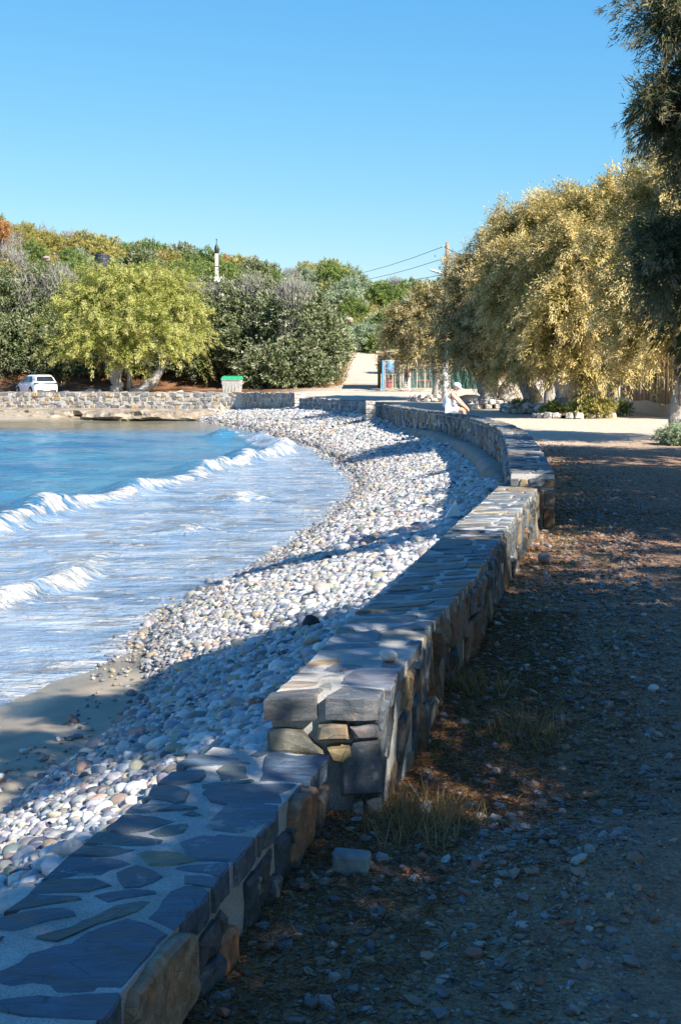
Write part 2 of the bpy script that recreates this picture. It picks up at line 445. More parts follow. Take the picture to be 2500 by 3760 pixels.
# ------------------------------------------------------------------ ground
ys = np.unique(np.concatenate([np.arange(-60, 0, 3), np.arange(0, 16, .14), np.arange(16, 40, .4), np.arange(40, 110, 1.0), np.arange(110, 260, 3), np.array([57., 62, 70.7, 72.2, 81.2, 86.7]), np.array([300, 400, 600, 1000, 2500, 5000])]))
tt = np.concatenate([np.linspace(0, 1, 46) ** 1.6 * 7, 7 + np.linspace(0.02, 1, 60) ** 1.7 * 150, [300, 800, 2500, 5000]])
GX = np.array([xl_of(y) + tt for y in ys]); GY = np.repeat(ys[:, None], len(tt), 1)
GZ = land_z(GX, GY)
far = GY > 260
GZ = np.where(far, np.minimum(GZ, 6 - (GY - 260) * .004), GZ)
ny, nx = GX.shape
idx = np.arange(ny * nx).reshape(ny, nx)
GF = np.stack([idx[:-1, :-1], idx[:-1, 1:], idx[1:, 1:], idx[1:, :-1]], -1).reshape(-1, 4)
wd = np.repeat((tt)[None, :], ny, 0)
wd = np.where(GY < 62, wd, 20)
def ground_mat():
    m, n, l, b = mat_new('dusty_ground')
    p = pos_of(n)
    big = noise(n, l, p, .7, 5, .6, .3); mid = noise(n, l, p, 7, 5, .65); fine = noise(n, l, p, 60, 4, .7)
    grit = ramp(n, l, fine, [(.3, (.62, .62, .63)), (.5, (.98, .98, .98)), (.68, (1.5, 1.48, 1.44))])
    path = ramp(n, l, mid, [(.3, (.25, .155, .10)), (.7, (.38, .245, .165))])
    soil = ramp(n, l, mid, [(.3, (.20, .10, .055)), (.52, (.34, .19, .10)), (.72, (.44, .28, .16))])
    dry = ramp(n, l, mid, [(.3, (.43, .345, .25)), (.7, (.58, .50, .40))])
    w = attr(n, 'wd'); fy = attr(n, 'far'); hill = attr(n, 'hill'); rd = attr(n, 'road')
    k = math_n(n, l, 'ADD', w, math_n(n, l, 'MULTIPLY', big, -1.6))
    c = mixc(n, l, mrange(n, l, k, -.2, .9), soil, path)
    c = mixc(n, l, mrange(n, l, fy, 0, 1), c, dry)
    red = ramp(n, l, noise(n, l, p, 1.2, 6, .65), [(.3, (.07, .035, .02)), (.55, (.17, .085, .045)), (.75, (.30, .18, .10))])
    c = mixc(n, l, hill, c, red)
    c = mixc(n, l, rd, c, ramp(n, l, mid, [(.3, (.34, .28, .21)), (.7, (.50, .445, .37))]))
    c = mixc(n, l, 1.0, c, grit, 'MULTIPLY')
    l.new(c, b.inputs['Base Color']); b.inputs['Roughness'].default_value = .95; b.inputs['Specular IOR Level'].default_value = .12
    h = math_n(n, l, 'ADD', fine, math_n(n, l, 'MULTIPLY', mid, 1.5))
    bump(n, l, h, b, .8, .02)
    return m
hill_a = np.maximum(sstep(97, 100, GY), sstep(88, 90, GY) * (GX < -1.5)) * sstep(3.0, 4.5, np.abs(GX - road_x(GY)))  # dark earth brought forward behind the far wall also paints in the tree shade
road_a = sstep(70, 88, GY) * (1 - sstep(1.6, 2.6, np.abs(GX - road_x(GY)))) * (GY < 140)
far_a = sstep(24, 40, GY)
me = np_mesh('ground', np.stack([GX, GY, GZ], -1).reshape(-1, 3), GF, {'wd': wd.ravel(), 'far': far_a.ravel(), 'hill': hill_a.ravel(), 'road': road_a.ravel()})
kind(link_mesh('ground', me, ground_mat(), smooth=True), 'structure')

# ------------------------------------------------------------------ beach
BANK_PX = [(-80, 3090), (40, 2975), (140, 2895), (245, 2810), (365, 2725), (460, 2620), (515, 2550), (550, 2475), (515, 2420)]
BANK = [(-3.2, 0)] + [tuple(at(px, py, -.93)[:2]) for px, py in BANK_PX] + SHORE[7:]
def beach_z(x, y):
    x = np.asarray(x, float); y = np.asarray(y, float)
    ds, side, _ = poly_dist(x, y, SHORE)
    dw, ws, _ = poly_dist(x, y, WALL_FULL)
    db, bs, _ = poly_dist(x, y, BANK)
    zw = np.interp(y, [-10, 3, 10, 16, 25, 35, 45, 55, 62, 72, 80, 90], [.08, .06, -.02, -.12, -.26, -.34, -.34, -.22, -.13, -.10, -.40, -.52])
    f = np.clip(db / (db + dw + 1e-6), 0, 1)
    z0 = np.where(bs > 0, SEA_Z + .15, SEA_Z) ; 
    zb = np.interp(y, [-10, 9, 13, 200], [-.93, -.93, -1.08, -1.08])
    bank = zb + (zw - zb) * (f ** .8)
    sand = SEA_Z + np.minimum(ds * .13, np.maximum(zb - SEA_Z, 0))
    z = np.where(bs > 0, np.maximum(bank, sand), sand)
    sea = SEA_Z - np.minimum(ds * .10, 2.5)
    z = np.where(side > 0, z, sea)
    z = np.where(ws > 0, np.minimum(zw, z) - np.clip(dw - .05, 0, .4) * 1.2, z)
    return z + fbm(x * .8, y * .8, 11) * .03 * (bs > 0)
bx = np.unique(np.concatenate([np.arange(-170, -32, 6), np.arange(-32, -6, .5), np.arange(-6, 4.6, .14)]))
by = np.unique(np.concatenate([np.arange(-30, 2, 1.5), np.arange(2, 16, .14), np.arange(16, 60, .35), np.arange(60, 96, .5)]))
BX, BY = np.meshgrid(bx, by)
BZ = beach_z(BX, BY)
ny, nx = BX.shape; idx = np.arange(ny * nx).reshape(ny, nx)
BF = np.stack([idx[:-1, :-1], idx[:-1, 1:], idx[1:, 1:], idx[1:, :-1]], -1).reshape(-1, 4)
def sand_mat():
    m, n, l, b = mat_new('wet_sand')
    p = pos_of(n)
    f = noise(n, l, p, 3, 5); g = noise(n, l, p, 150, 3)
    c = ramp(n, l, f, [(.3, (.25, .205, .145)), (.7, (.36, .305, .225))])
    c = mixc(n, l, 1.0, c, ramp(n, l, g, [(.3, (.85, .85, .85)), (.7, (1.12, 1.12, 1.12))]), 'MULTIPLY')
    wet = attr(n, 'wet')
    c = mixc(n, l, wet, c, mixc(n, l, 1.0, c, (.66, .64, .60), 'MULTIPLY'))
    l.new(c, b.inputs['Base Color'])
    l.new(mrange(n, l, wet, 0, 1, .8, .22), b.inputs['Roughness']); b.inputs['Specular IOR Level'].default_value = .4
    bump(n, l, math_n(n, l, 'ADD', g, f), b, .3, .006)
    return m
dsh, sd, _ = poly_dist(BX, BY, SHORE)
wet = (1 - sstep(.15, .9, dsh + .3 * fbm(BX, BY, 4))) * .9
me = np_mesh('beach', np.stack([BX, BY, BZ], -1).reshape(-1, 3), BF, {'wet': wet.ravel()})
kind(link_mesh('beach', me, sand_mat(), smooth=True), 'structure')

# ------------------------------------------------------------------ sea
sx = np.unique(np.concatenate([-np.geomspace(30, 4000, 40), np.arange(-30, 3.2, .11)]))
sy = np.unique(np.concatenate([-np.geomspace(1, 3000, 22)[::-1] + 5.0, np.arange(5, 12, .18), 12 * (1.0068 ** np.arange(0, 292)), np.array([90., 110, 300])]))
sy = sy[sy < 89]
SX, SY = np.meshgrid(sx, sy)
dsh, sside, salong = poly_dist(SX, SY, SHORE)
off = np.where(sside < 0, dsh, -dsh)          # metres out from the shoreline
def wave_line(px_pts): return [tuple(at(px, py, SEA_Z + .1)[:2]) for px, py in px_pts]
MAIN = wave_line([(-420, 2035), (-150, 1965), (0, 1925), (150, 1885), (300, 1838), (478, 1800), (600, 1768), (700, 1745), (797, 1712), (900, 1684), (985, 1668), (1045, 1652), (1035, 1628), (980, 1612), (880, 1596), (800, 1590)])
SEC = wave_line([(-300, 2260), (-100, 2222), (0, 2196), (120, 2165), (225, 2132), (290, 2095), (350, 2040), (380, 1998)])
T1 = wave_line([(800, 1832), (850, 1822), (905, 1812), (950, 1818)])
T2 = wave_line([(610, 1945), (680, 1925), (755, 1910)])
SZ = np.full(SX.shape, SEA_Z)
foam = np.zeros(SX.shape)
n1 = fbm(SX * .9, SY * .9, 21); n2 = fbm(SX * 2.5, SY * 2.5, 22); n3 = fbm(SX * .35, SY * .5, 23)
inview = (SX > -32) & (SY > 3)
calm = np.clip((off - 2) / 10, 0, 1)
SZ += inview * (.035 * n1 + .02 * n2) * (.5 + .5 * calm) + inview * .05 * np.sin(SX * .55 + SY * .95 + n3 * 3) * calm
def breaker(line, H, back, front, foamw, seed, endfade=1.5):
    global SZ, foam
    d, s, al = poly_dist(SX, SY, line)
    L = sum(math.dist(a, b) for a, b in zip(line[:-1], line[1:]))
    e = np.clip(al / endfade, 0, 1) * np.clip((L - al) / endfade, 0, 1)
    wob = fbm(al * .8, al * 0 + seed, seed) * .35 + .12 * fbm(SX * 3, SY * 3, seed + 5)
    sd = np.where(s > 0, d, -d) + wob          # + on the shore side
    h = np.where(sd > 0, np.exp(-(sd / front) ** 2), np.exp(-(sd / back) ** 2)) * e
    h = h * (H * (.75 + .5 * vnoise(al * .6, al * 0, seed + 9)))
    SZ = SZ + h
    cre = vnoise(al * 2.2, al * 0 + 3, seed + 2)
    face = np.exp(-((sd - front * .55) / foamw) ** 2) * (.75 + .35 * cre)
    crest = np.exp(-((sd + .06) / .12) ** 2) * (.6 + .5 * cre)
    trail = np.where(sd > 0, np.exp(-sd / (foamw * 3.0)), 0) * .45
    foam = np.maximum(foam, np.maximum(np.maximum(face, crest), trail) * np.clip(e * 1.3, 0, 1))
breaker(MAIN, .36, .9, .30, .24, 31, 1.0)
breaker(SEC, .20, .45, .18, .20, 41, 1.2)
breaker(T1, .20, .6, .3, .55, 51, .6)
breaker(T2, .13, .5, .2, .22, 61, .6)
dm, sm, am = poly_dist(SX, SY, MAIN)
inner = np.where(sm > 0, 1.0, 0.0) * sstep(0, .5, dm)
inner = np.maximum(inner, (off < 2.2) * (SY < 58) * 1.0)
inner = np.where(SY > 59, np.minimum(inner, sstep(3.0, .5, off) * .35), inner)
inner = np.where(inview, inner, 0)
# swash: thin water with foam lace near the shingle
lace = sstep(.62, .95, 1 - np.abs(fbm(SX * 1.6, SY * 1.1, 71)) * 2.4) * .50 * inner
streak = sstep(.12, .5, fbm(SX * .8 + 3, SY * 1.7, 77) + .12) * .36 * inner
edge = np.exp(-((off - .18 - .15 * n1) / .16) ** 2) * .5 * (SY < 60)
edge = np.maximum(edge, np.exp(-((off + .02) / .10) ** 2) * .4 * (SY < 20))
foam = np.clip(np.maximum(np.maximum(foam, lace), np.maximum(streak, edge)), 0, 1) * inview
shal = np.clip(1 - (off - 3) / 12.0, 0, 1) * (SY > 50) + np.clip(1 - off / 4, 0, 1) * (SY <= 50) * .6
shal = np.clip(np.where(SY > 50, sstep(55, 78, SY + .06 * np.abs(SX)) * 1.0, shal), 0, 1)
SZ = np.where(off < .4, np.minimum(SZ, SEA_Z + .012), SZ)
ny, nx = SX.shape; idx = np.arange(ny * nx).reshape(ny, nx)
keep = (off[:-1, :-1] > -.6)
SF = np.stack([idx[:-1, :-1], idx[:-1, 1:], idx[1:, 1:], idx[1:, :-1]], -1)[keep].reshape(-1, 4)
def sea_mat():
    m, n, l, b = mat_new('sea_water')
    p = pos_of(n)
    fo = attr(n, 'foam'); sh = attr(n, 'shallow'); inn = attr(n, 'inner')
    mp = n.new('ShaderNodeMapping'); mp.inputs['Scale'].default_value = (.8, 1.6, 1); l.new(p, mp.inputs['Vector'])
    v = noise(n, l, p, .25, 3)
    deep = ramp(n, l, v, [(.35, (.028, .14, .29)), (.65, (.065, .23, .36))])
    c = mixc(n, l, mrange(n, l, sh, .1, .9), deep, (.15, .135, .085))
    c = mixc(n, l, inn, c, ramp(n, l, noise(n, l, mp.outputs[0], .8, 3, .5, .6), [(.32, (.12, .21, .34)), (.5, (.22, .325, .46)), (.68, (.37, .44, .52))]))
    mp2 = n.new('ShaderNodeMapping'); mp2.inputs['Scale'].default_value = (.7, 1.25, 1); l.new(p, mp2.inputs['Vector'])
    tr = mrange(n, l, noise(n, l, mp2.outputs[0], 1.5, 3, .5, .7), .56, .64)
    c = mixc(n, l, math_n(n, l, 'MULTIPLY', math_n(n, l, 'MULTIPLY', tr, inn), .7), c, (.16, .165, .17))
    nf = noise(n, l, mp.outputs[0], 2.4, 6, .62, .9)
    fm = mrange(n, l, math_n(n, l, 'ADD', fo, math_n(n, l, 'MULTIPLY', math_n(n, l, 'SUBTRACT', nf, .5), 2.2)), .34, .66)
    fm = math_n(n, l, 'MULTIPLY', fm, mrange(n, l, fo, .02, .2))
    c = mixc(n, l, fm, c, ramp(n, l, noise(n, l, mp.outputs[0], 7, 6, .7), [(.35, (.30, .31, .32)), (.6, (.54, .55, .54))]))
    l.new(c, b.inputs['Base Color'])
    l.new(mrange(n, l, fm, 0, 1, .12, .8), b.inputs['Roughness'])
    b.inputs['IOR'].default_value = 1.33; b.inputs['Specular IOR Level'].default_value = .5
    h = math_n(n, l, 'ADD', math_n(n, l, 'ADD', noise(n, l, mp.outputs[0], 4.0, 6, .6, .4), math_n(n, l, 'MULTIPLY', noise(n, l, mp.outputs[0], 1.3, 4, .55, .6), 2.2)), math_n(n, l, 'MULTIPLY', noise(n, l, p, 16, 5, .65), .35))
    h = math_n(n, l, 'ADD', h, math_n(n, l, 'MULTIPLY', fm, .25))
    bump(n, l, h, b, 1.0, .16)
    return m
me = np_mesh('sea', np.stack([SX, SY, SZ], -1).reshape(-1, 3), SF, {'foam': foam.ravel(), 'shallow': shal.ravel(), 'inner': inner.ravel()})
kind(link_mesh('sea', me, sea_mat(), smooth=True), 'structure')

# ------------------------------------------------------------------ distant mountain
V = []; F = []
for i, x in enumerate(np.linspace(-200, 3400, 60)):
    h = 215 + 60 * fbm(np.array([x / 500.]), np.array([.3]), 5)[0] * 2 + 130 * math.exp(-((x - 760) / 420) ** 2)
    h *= min(1, max(0.02, (x + 150) / 330.))
    V += [(x, 2600, -10), (x, 2750 + 60 * math.sin(i), h * .55), (x, 3000, h), (x, 3500, -10)]
for i in range(59):
    for k in range(3):
        F.append((i * 4 + k, (i + 1) * 4 + k, (i + 1) * 4 + k + 1, i * 4 + k + 1))
M_MTN = plain('far_mountain', (.20, .21, .34), 1.0, var=.1, scale=.01)
kind(mk('mountain', V, F, M_MTN, smooth=True), 'structure')

# ------------------------------------------------------------------ stone walls
def shrink_round(poly, gap, r, cut=.27):
    poly = [np.array(p, float) for p in poly]
    c = sum(poly) / len(poly)
    q = []
    for p in poly:
        v = p - c; L = np.linalg.norm(v) + 1e-9
        q.append(c + v * max(.3, 1 - gap * r.uniform(.7, 1.4) / L))
    out = []
    for i, p in enumerate(q):
        a, b = q[i - 1], q[(i + 1) % len(q)]
        k = cut * r.uniform(.6, 1.2)
        out += [p + (a - p) * k * .8, p + (b - p) * k * .8]
    return out
def area2(p): return sum(p[i - 1][0] * p[i][1] - p[i][0] * p[i - 1][1] for i in range(len(p)))
def stone(name, poly, fmap, w_back, w_front, bev, mat, parent, color, r, rough=.004):
    if area2(poly) < 0: poly = poly[::-1]
    n = len(poly); c = sum(np.array(p) for p in poly) / n
    V = []
    tilt = (r.uniform(-1, 1) * rough * 3, r.uniform(-1, 1) * rough * 3)
    for k, (w, s) in enumerate(((w_back, 0), (w_front - bev, 0), (w_front, 1))):
        for p in poly:
            p = np.array(p); v = p - c; L = np.linalg.norm(v) + 1e-9
            q = c + v * (1 - (bev * 1.1 / L if s else 0))
            j = r.normal(0, rough * .6, 3) if k < 2 else r.normal(0, rough * .45, 3)
            ww = w + (0 if k == 0 else j[2] + (v[0] * tilt[0] + v[1] * tilt[1]) / .15)
            V.append(fmap(q[0] + j[0], q[1] + j[1], ww))
    V.append(fmap(c[0], c[1], w_front + r.uniform(-.3, .8) * rough))
    F = []
    for k in range(2):
        for i in range(n):
            q = (i + 1) % n
            F.append((k * n + i, k * n + q, (k + 1) * n + q, (k + 1) * n + i))
    for i in range(n): F.append((2 * n + i, 2 * n + (i + 1) % n, 3 * n))
    return mk(name, V, F, mat, parent, color)
def tiles(P, Q, row, wid, r, jit=.22, slant=.25):
    """rows stacked along P, each cut along Q; polygons as (p, q)"""
    out = []; K = max(4, int(Q / max(wid[0], .05)) + 2)
    qs = np.linspace(0, Q, K)
    p = 0.0; lo = np.zeros(K)
    while p < P - 1e-6:
        h = r.uniform(*row)
        if P - p - h < row[0] * .6: h = P - p
        hi = np.full(K, p + h) + (r.uniform(-1, 1, K) * h * jit if p + h < P - 1e-6 else 0)
        q = 0.0
        while q < Q - 1e-6:
            w = r.uniform(*wid)
            if Q - q - w < wid[0] * .6: w = Q - q
            s0 = 0 if q == 0 else r.uniform(-1, 1) * slant * h * .5
            s1 = 0 if q + w >= Q - 1e-6 else r.uniform(-1, 1) * slant * h * .5
            f = lambda arr, x: float(np.interp(x, qs, arr))
            m1, m2 = q + w * r.uniform(.35, .65), q + w * r.uniform(.35, .65)
            out.append([(f(lo, q), q + s0 * 0), (f(lo, m1), m1), (f(lo, q + w), q + w), (f(hi, q + w), min(Q, q + w + s1)), (f(hi, m2), m2), (f(hi, q), max(0, q + s0))])
            q += w
        lo = hi; p += h
    return out
def line_map(L, R, Z):        # (distance along, across) -> ground plan; returns function and length
    L = np.array(L); R = np.array(R); Cn = (L + R) / 2
    s = np.concatenate([[0], np.cumsum(np.linalg.norm(np.diff(Cn, axis=0), axis=1))])
    wid = float(np.mean(np.linalg.norm(L - R, axis=1)))
    Z = np.array(Z if hasattr(Z, '__len__') else [Z] * len(L))
    def f(u, t):              # t 0 at the sea edge, 1 at the land edge
        lx, ly, rx, ry = (np.interp(u, s, a) for a in (L[:, 0], L[:, 1], R[:, 0], R[:, 1]))
        if u > s[-1]:
            e = (Cn[-1] - Cn[-2]) / np.linalg.norm(Cn[-1] - Cn[-2]) * (u - s[-1]); lx += e[0]; rx += e[0]; ly += e[1]; ry += e[1]
        if u < 0:
            e = (Cn[1] - Cn[0]) / np.linalg.norm(Cn[1] - Cn[0]) * u; lx += e[0]; rx += e[0]; ly += e[1]; ry += e[1]
        return lx + (rx - lx) * t, ly + (ry - ly) * t, float(np.interp(u, s, Z))
    return f, s[-1], wid
def normal_at(f, u, t, sgn):
    a = np.array(f(u - .05, t)[:2]); b = np.array(f(u + .05, t)[:2]); d = (b - a) / np.linalg.norm(b - a)
    return np.array([d[1], -d[0]]) * sgn
def core(f, S, zb, inset, top, parent, n=60, name='mortar', mat=None, s0=0.0, smooth=False):
    V = []; F = []
    for i in range(n + 1):
        u = s0 + (S - s0) * i / n
        for t, zz in ((inset, 0), (inset, 1), (1 - inset, 1), (1 - inset, 0)):
            x, y, z = f(u, t); V.append((x, y, (z - top) if zz else zb(x, y)))
    for i in range(n):
        b = i * 4
        for k in range(4): F.append((b + k, b + (k + 1) % 4, b + 4 + (k + 1) % 4, b + 4 + k))
    F.append((0, 1, 2, 3)[::-1]); F.append((n * 4, n * 4 + 1, n * 4 + 2, n * 4 + 3))
    return mk(name, V, [q[::-1] for q in F], mat or M_MORTAR, parent)
SLATES = [(.125, .16, .185), (.16, .185, .20), (.10, .135, .165), (.20, .205, .19), (.16, .165, .155), (.25, .225, .175), (.12, .15, .17)]
RUSTS = [(.27, .19, .115), (.23, .15, .09), (.31, .24, .15)]
def slate_col(r, rust=.12):
    c = RUSTS[r.integers(len(RUSTS))] if r.random() < rust else SLATES[r.integers(len(SLATES))]
    return tuple(np.array(c) * r.uniform(.62, 1.05))
def down(z): return lambda x, y: z

# --- the low wall in front: traced coping stones
r = np.random.default_rng(11)
w1 = empty('stone_wall', (0, 0, 0))
tag(w1, 'low stone wall capped with big blue-grey slabs, one step lower than the next wall', 'wall', 'stone walls along the beach')
A1 = lambda L: [(x * .4493, y * .4493 + 2700) for x, y in L]
A2 = lambda L: [(x * .574 + 600, y * .574 + 2700) for x, y in L]
CAPS = [A1([(-160, 2200), (0, 2170), (300, 2130), (700, 2105), (990, 2093), (1000, 2120), (930, 2230), (860, 2325), (560, 2310), (200, 2290), (-20, 2250)]),
 A1([(-120, 1960), (0, 1915), (140, 1850), (250, 1790), (560, 1690), (840, 1570), (1050, 1515), (1250, 1560), (1370, 1630), (1290, 1700), (1150, 1880), (1060, 1990), (1000, 2075), (640, 2100), (320, 2100), (150, 2065), (0, 2020)]),
 A1([(290, 1650), (420, 1615), (560, 1570), (760, 1460), (960, 1370), (1170, 1335), (1240, 1350), (1130, 1430), (990, 1480), (800, 1540), (620, 1620), (470, 1685), (380, 1670)]),
 [(539, 3369), (580, 3329), (624, 3271), (680, 3254), (749, 3260), (768, 3274), (735, 3324), (690, 3360), (640, 3414), (602, 3401)],
 A1([(760, 1300), (860, 1270), (1100, 1250), (1280, 1260), (1290, 1285), (1150, 1310), (1000, 1335), (870, 1360), (800, 1330)]),
 A1([(945, 1115), (1030, 1085), (1120, 1060), (1250, 1090), (1340, 1150), (1260, 1200), (1150, 1240), (1005, 1250), (970, 1190)]),
 A1([(-30, 1490), (100, 1450), (350, 1415), (520, 1410), (600, 1440), (620, 1470), (420, 1510), (240, 1560), (100, 1595), (-40, 1585)]),
 A1([(40, 1430), (130, 1370), (230, 1300), (460, 1300), (650, 1310), (680, 1330), (480, 1370), (250, 1400)]),
 A1([(225, 1275), (310, 1190), (400, 1170), (620, 1175), (790, 1180), (920, 1220), (740, 1270), (480, 1278), (300, 1290)]),
 A1([(345, 1165), (420, 1100), (550, 1000), (780, 1000), (1000, 1010), (1080, 1040), (960, 1090), (840, 1135), (600, 1150)]),
 A1([(560, 985), (680, 890), (900, 895), (1120, 905), (1130, 925), (950, 980), (760, 990)]),
 A1([(690, 880), (780, 800), (900, 800), (1180, 825), (1350, 845), (1320, 885), (1260, 910), (1000, 895)]),
 A1([(850, 760), (1020, 630), (1300, 640), (1460, 665), (1475, 690), (1380, 720), (1200, 770), (1060, 795), (900, 790)]),
 [(458, 2974), (499, 2940), (584, 2947), (657, 2953), (729, 2964), (709, 2972), (600, 2976), (500, 2984)],
 [(521, 2929), (566, 2880), (620, 2878), (652, 2884), (698, 2907), (680, 2946), (640, 2950), (606, 2938)],
 [(575, 2872), (628, 2828), (690, 2826), (755, 2826), (758, 2849), (738, 2868), (657, 2878)],
 A2([(80, 196), (160, 110), (400, 130), (560, 150), (562, 180), (420, 187), (250, 192), (130, 208)]),
 A2([(330, 225), (390, 180), (520, 190), (548, 270), (450, 285), (370, 285)]),
 A2([(205, 312), (420, 290), (575, 285), (560, 301), (400, 318), (250, 343)]),
 A2([(245, 365), (300, 335), (480, 312), (700, 303), (885, 303), (830, 370), (765, 435), (550, 436), (390, 442), (300, 422)]),
 A2([(610, 290), (640, 160), (690, 112), (860, 130), (1060, 125), (1000, 190), (930, 305), (850, 300), (760, 288)]),
 A2([(540, 128), (600, 98), (700, 88), (830, 108), (680, 112), (600, 140)]),
 A2([(262, 580), (360, 480), (420, 440), (600, 438), (738, 448), (720, 500), (640, 585), (608, 630), (460, 622), (320, 600)]),
 A2([(90, 680), (200, 640), (310, 610), (480, 638), (588, 650), (560, 700), (475, 805), (300, 800), (220, 795), (140, 750)]),
 [(499, 3131), (530, 3120), (629, 3118), (665, 3130), (732, 3157), (657, 3172), (598, 3178), (548, 3174)],
 A2([(20, 842), (130, 822), (430, 814), (422, 850), (382, 905), (280, 882), (120, 862)]),
 A2([(125, 890), (250, 888), (368, 910), (332, 972), (250, 965), (130, 942)]),
 A2([(120, 500), (190, 475), (270, 510), (180, 517)]),
 [(541, 3058), (607, 3032), (692, 3026), (678, 3052), (617, 3070), (570, 3073)],
 A1([(-60, 1640), (45, 1632), (0, 1685), (-80, 1700)])]
CAPC = [(.15, .17, .195), (.14, .16, .19), (.21, .18, .14), (.13, .15, .175), (.13, .15, .17), (.16, .165, .17), (.15, .16, .175), (.15, .165, .17), (.17, .165, .16), (.12, .145, .18), (.16, .165, .165), (.17, .165, .155), (.16, .155, .16),
        (.14, .155, .17), (.15, .16, .17), (.13, .15, .18), (.14, .16, .19), (.19, .175, .15), (.17, .17, .16), (.16, .16, .175), (.13, .155, .195), (.15, .16, .165), (.17, .19, .21), (.16, .18, .21), (.30, .22, .13), (.14, .16, .19), (.17, .185, .19), (.14, .15, .16), (.19, .185, .15), (.15, .16, .18)]
def flat_map(z): return lambda x, y, w: (x, y, z + w)
def densify(poly, r, amp=.005, step=.05):   # ragged split edges
    out = []
    for i in range(len(poly)):
        a, b = np.array(poly[i - 1]), np.array(poly[i])
        k = max(1, int(np.linalg.norm(b - a) / step))
        for j in range(k):
            q = a + (b - a) * (j / k)
            out.append(q + (r.normal(0, amp, 2) if j else r.normal(0, amp * .4, 2)))
    return out
for poly, c in zip(CAPS, CAPC):
    pts = [at(px, py, W1z)[:2] for px, py in poly]
    stone('coping_stone', densify(pts, r, .0045, .045), flat_map(W1z), -.075, 0.0, .006, M_SLATE, w1, tuple(np.array(c) * (.56, .72, .80)), r, .0025)
f1, S1, wd1 = line_map(W1L, W1R, W1z)
s_vis = 4.0 - .15
core(f1, S1, down(-.25), .03, .004, w1, 20)
for poly in tiles(s_vis - .15, .45, (.16, .3), (.15, .3), r):     # unseen run beside and behind the camera
    stone('coping_stone', shrink_round([(a, b) for a, b in poly], .012, r), lambda u, t, w: (*f1(u, t / .465)[:2], W1z + w), -.07, 0, .006, M_SLATE, w1, slate_col(r), r, .002)
nR = normal_at(f1, 1, 1, 1)
def face1(u, h, w):
    x, y, z = f1(u, 1); return (x + nR[0] * (w - .015), y + nR[1] * (w - .015), h - .2)
for poly in tiles(S1 - 2.4, .37, (.07, .2), (.14, .34), r, .2, .3):
    stone('stone', densify(shrink_round([(a + 2.4, b) for a, b in poly], .008, r, .14), r, .006, .05), face1, -.08, r.uniform(0, .03), .012, M_SLATE, w1, tuple(np.array(slate_col(r, .25)) * .72), r, .007)  # face stones darkened in colour to hold the shade of the land side
# orange slabs on edge that cap the land side
for u0, u1, z0, z1, c in ((4.12, 4.52, .05, .255, (.30, .21, .13)), (5.50, 5.73, .04, .25, (.26, .15, .09)), (4.72, 4.86, -.15, .12, (.36, .16, .08))):
    poly = [(u0, z0 + .2), ((u0 + u1) / 2, z0 + .185), (u1, z0 + .22), (u1 + .02, z1 + .19), ((u0 + u1) / 2, z1 + .205), (u0 + .03, z1 + .18)]
    stone('stone', densify(shrink_round(poly, .004, r, .16), r, .004, .06), face1, -.04, .045, .012, M_SLATE, w1, c, r, .004)

# --- the middle wall
w2 = empty('stone_wall', (0, 0, 0))
tag(w2, 'long straight middle stone wall with slate coping, ending in two squared blocks above the low wall', 'wall', 'stone walls along the beach')
f2, S2, wd2 = line_map(W2L, W2R, W2z)
core(f2, S2, down(-.45), .03, .003, w2, 60, s0=.06)
B3 = lambda L: [(x * .4464 + 900, y * .4464 + 2300) for x, y in L]
TOPS2 = [B3([(158, 592), (205, 545), (400, 522), (640, 520), (600, 560), (576, 588), (380, 596)]), B3([(660, 585), (740, 540), (800, 505), (960, 510), (1142, 516), (1092, 588), (860, 592)]),
         B3([(275, 515), (290, 480), (370, 437), (620, 450), (600, 480), (480, 505)]), B3([(590, 515), (640, 470), (700, 450), (720, 485), (715, 520)]),
         B3([(775, 470), (800, 420), (880, 365), (1060, 350), (1268, 368), (1200, 510), (1000, 492)]), B3([(370, 425), (440, 378), (610, 390), (520, 415)]),
         B3([(430, 350), (520, 285), (775, 265), (770, 295), (620, 320), (450, 370)]), B3([(655, 360), (720, 315), (900, 310), (1020, 325), (880, 350), (760, 375)]),
         B3([(610, 432), (660, 402), (790, 395), (780, 420)]),
         B3([(1105, 330), (1120, 285), (1330, 275), (1330, 300), (1260, 345)])]
for i, poly in enumerate(TOPS2):
    pts = [at(px, py, W2z)[:2] for px, py in poly]
    stone('coping_stone', densify(pts, r, .003), flat_map(W2z), -.075 if i > 1 else -.085, r.uniform(-.003, .004), .008, M_SLATE, w2, [(.105, .11, .11), (.10, .11, .12), (.26, .22, .17), (.2, .19, .17), (.16, .17, .19), (.17, .17, .165), (.36, .25, .13), (.17, .18, .19), (.2, .2, .19), (.19, .18, .17)][i], r, .003)
s_a = .93
for poly in tiles(S2 - s_a, wd2, (.10, .22), (.12, .40), r, .2, .5):
    stone('coping_stone', densify(shrink_round([(a + s_a, b) for a, b in poly], .014, r, .3), r, .004, .09), lambda u, t, w: (*f2(u, t / wd2)[:2], W2z + w), -.06, r.uniform(-.003, .008), .007, M_SLATE, w2, slate_col(r, .16), r, .003)
def face2(u, h, w):
    n = normal_at(f2, u, 1, 1); x, y, z = f2(u, 1); return (x + n[0] * (w - .015), y + n[1] * (w - .015), h - .14)
for poly in tiles(S2, .56, (.09, .22), (.2, .5), r, .2, .3):
    stone('stone', densify(shrink_round(poly, .010, r, .14), r, .006, .07), face2, -.08, r.uniform(0, .04), .014, M_SLATE, w2, tuple(np.array(slate_col(r, .3)) * .72), r, .008)  # side stones darker than the coping: shade put into their colour
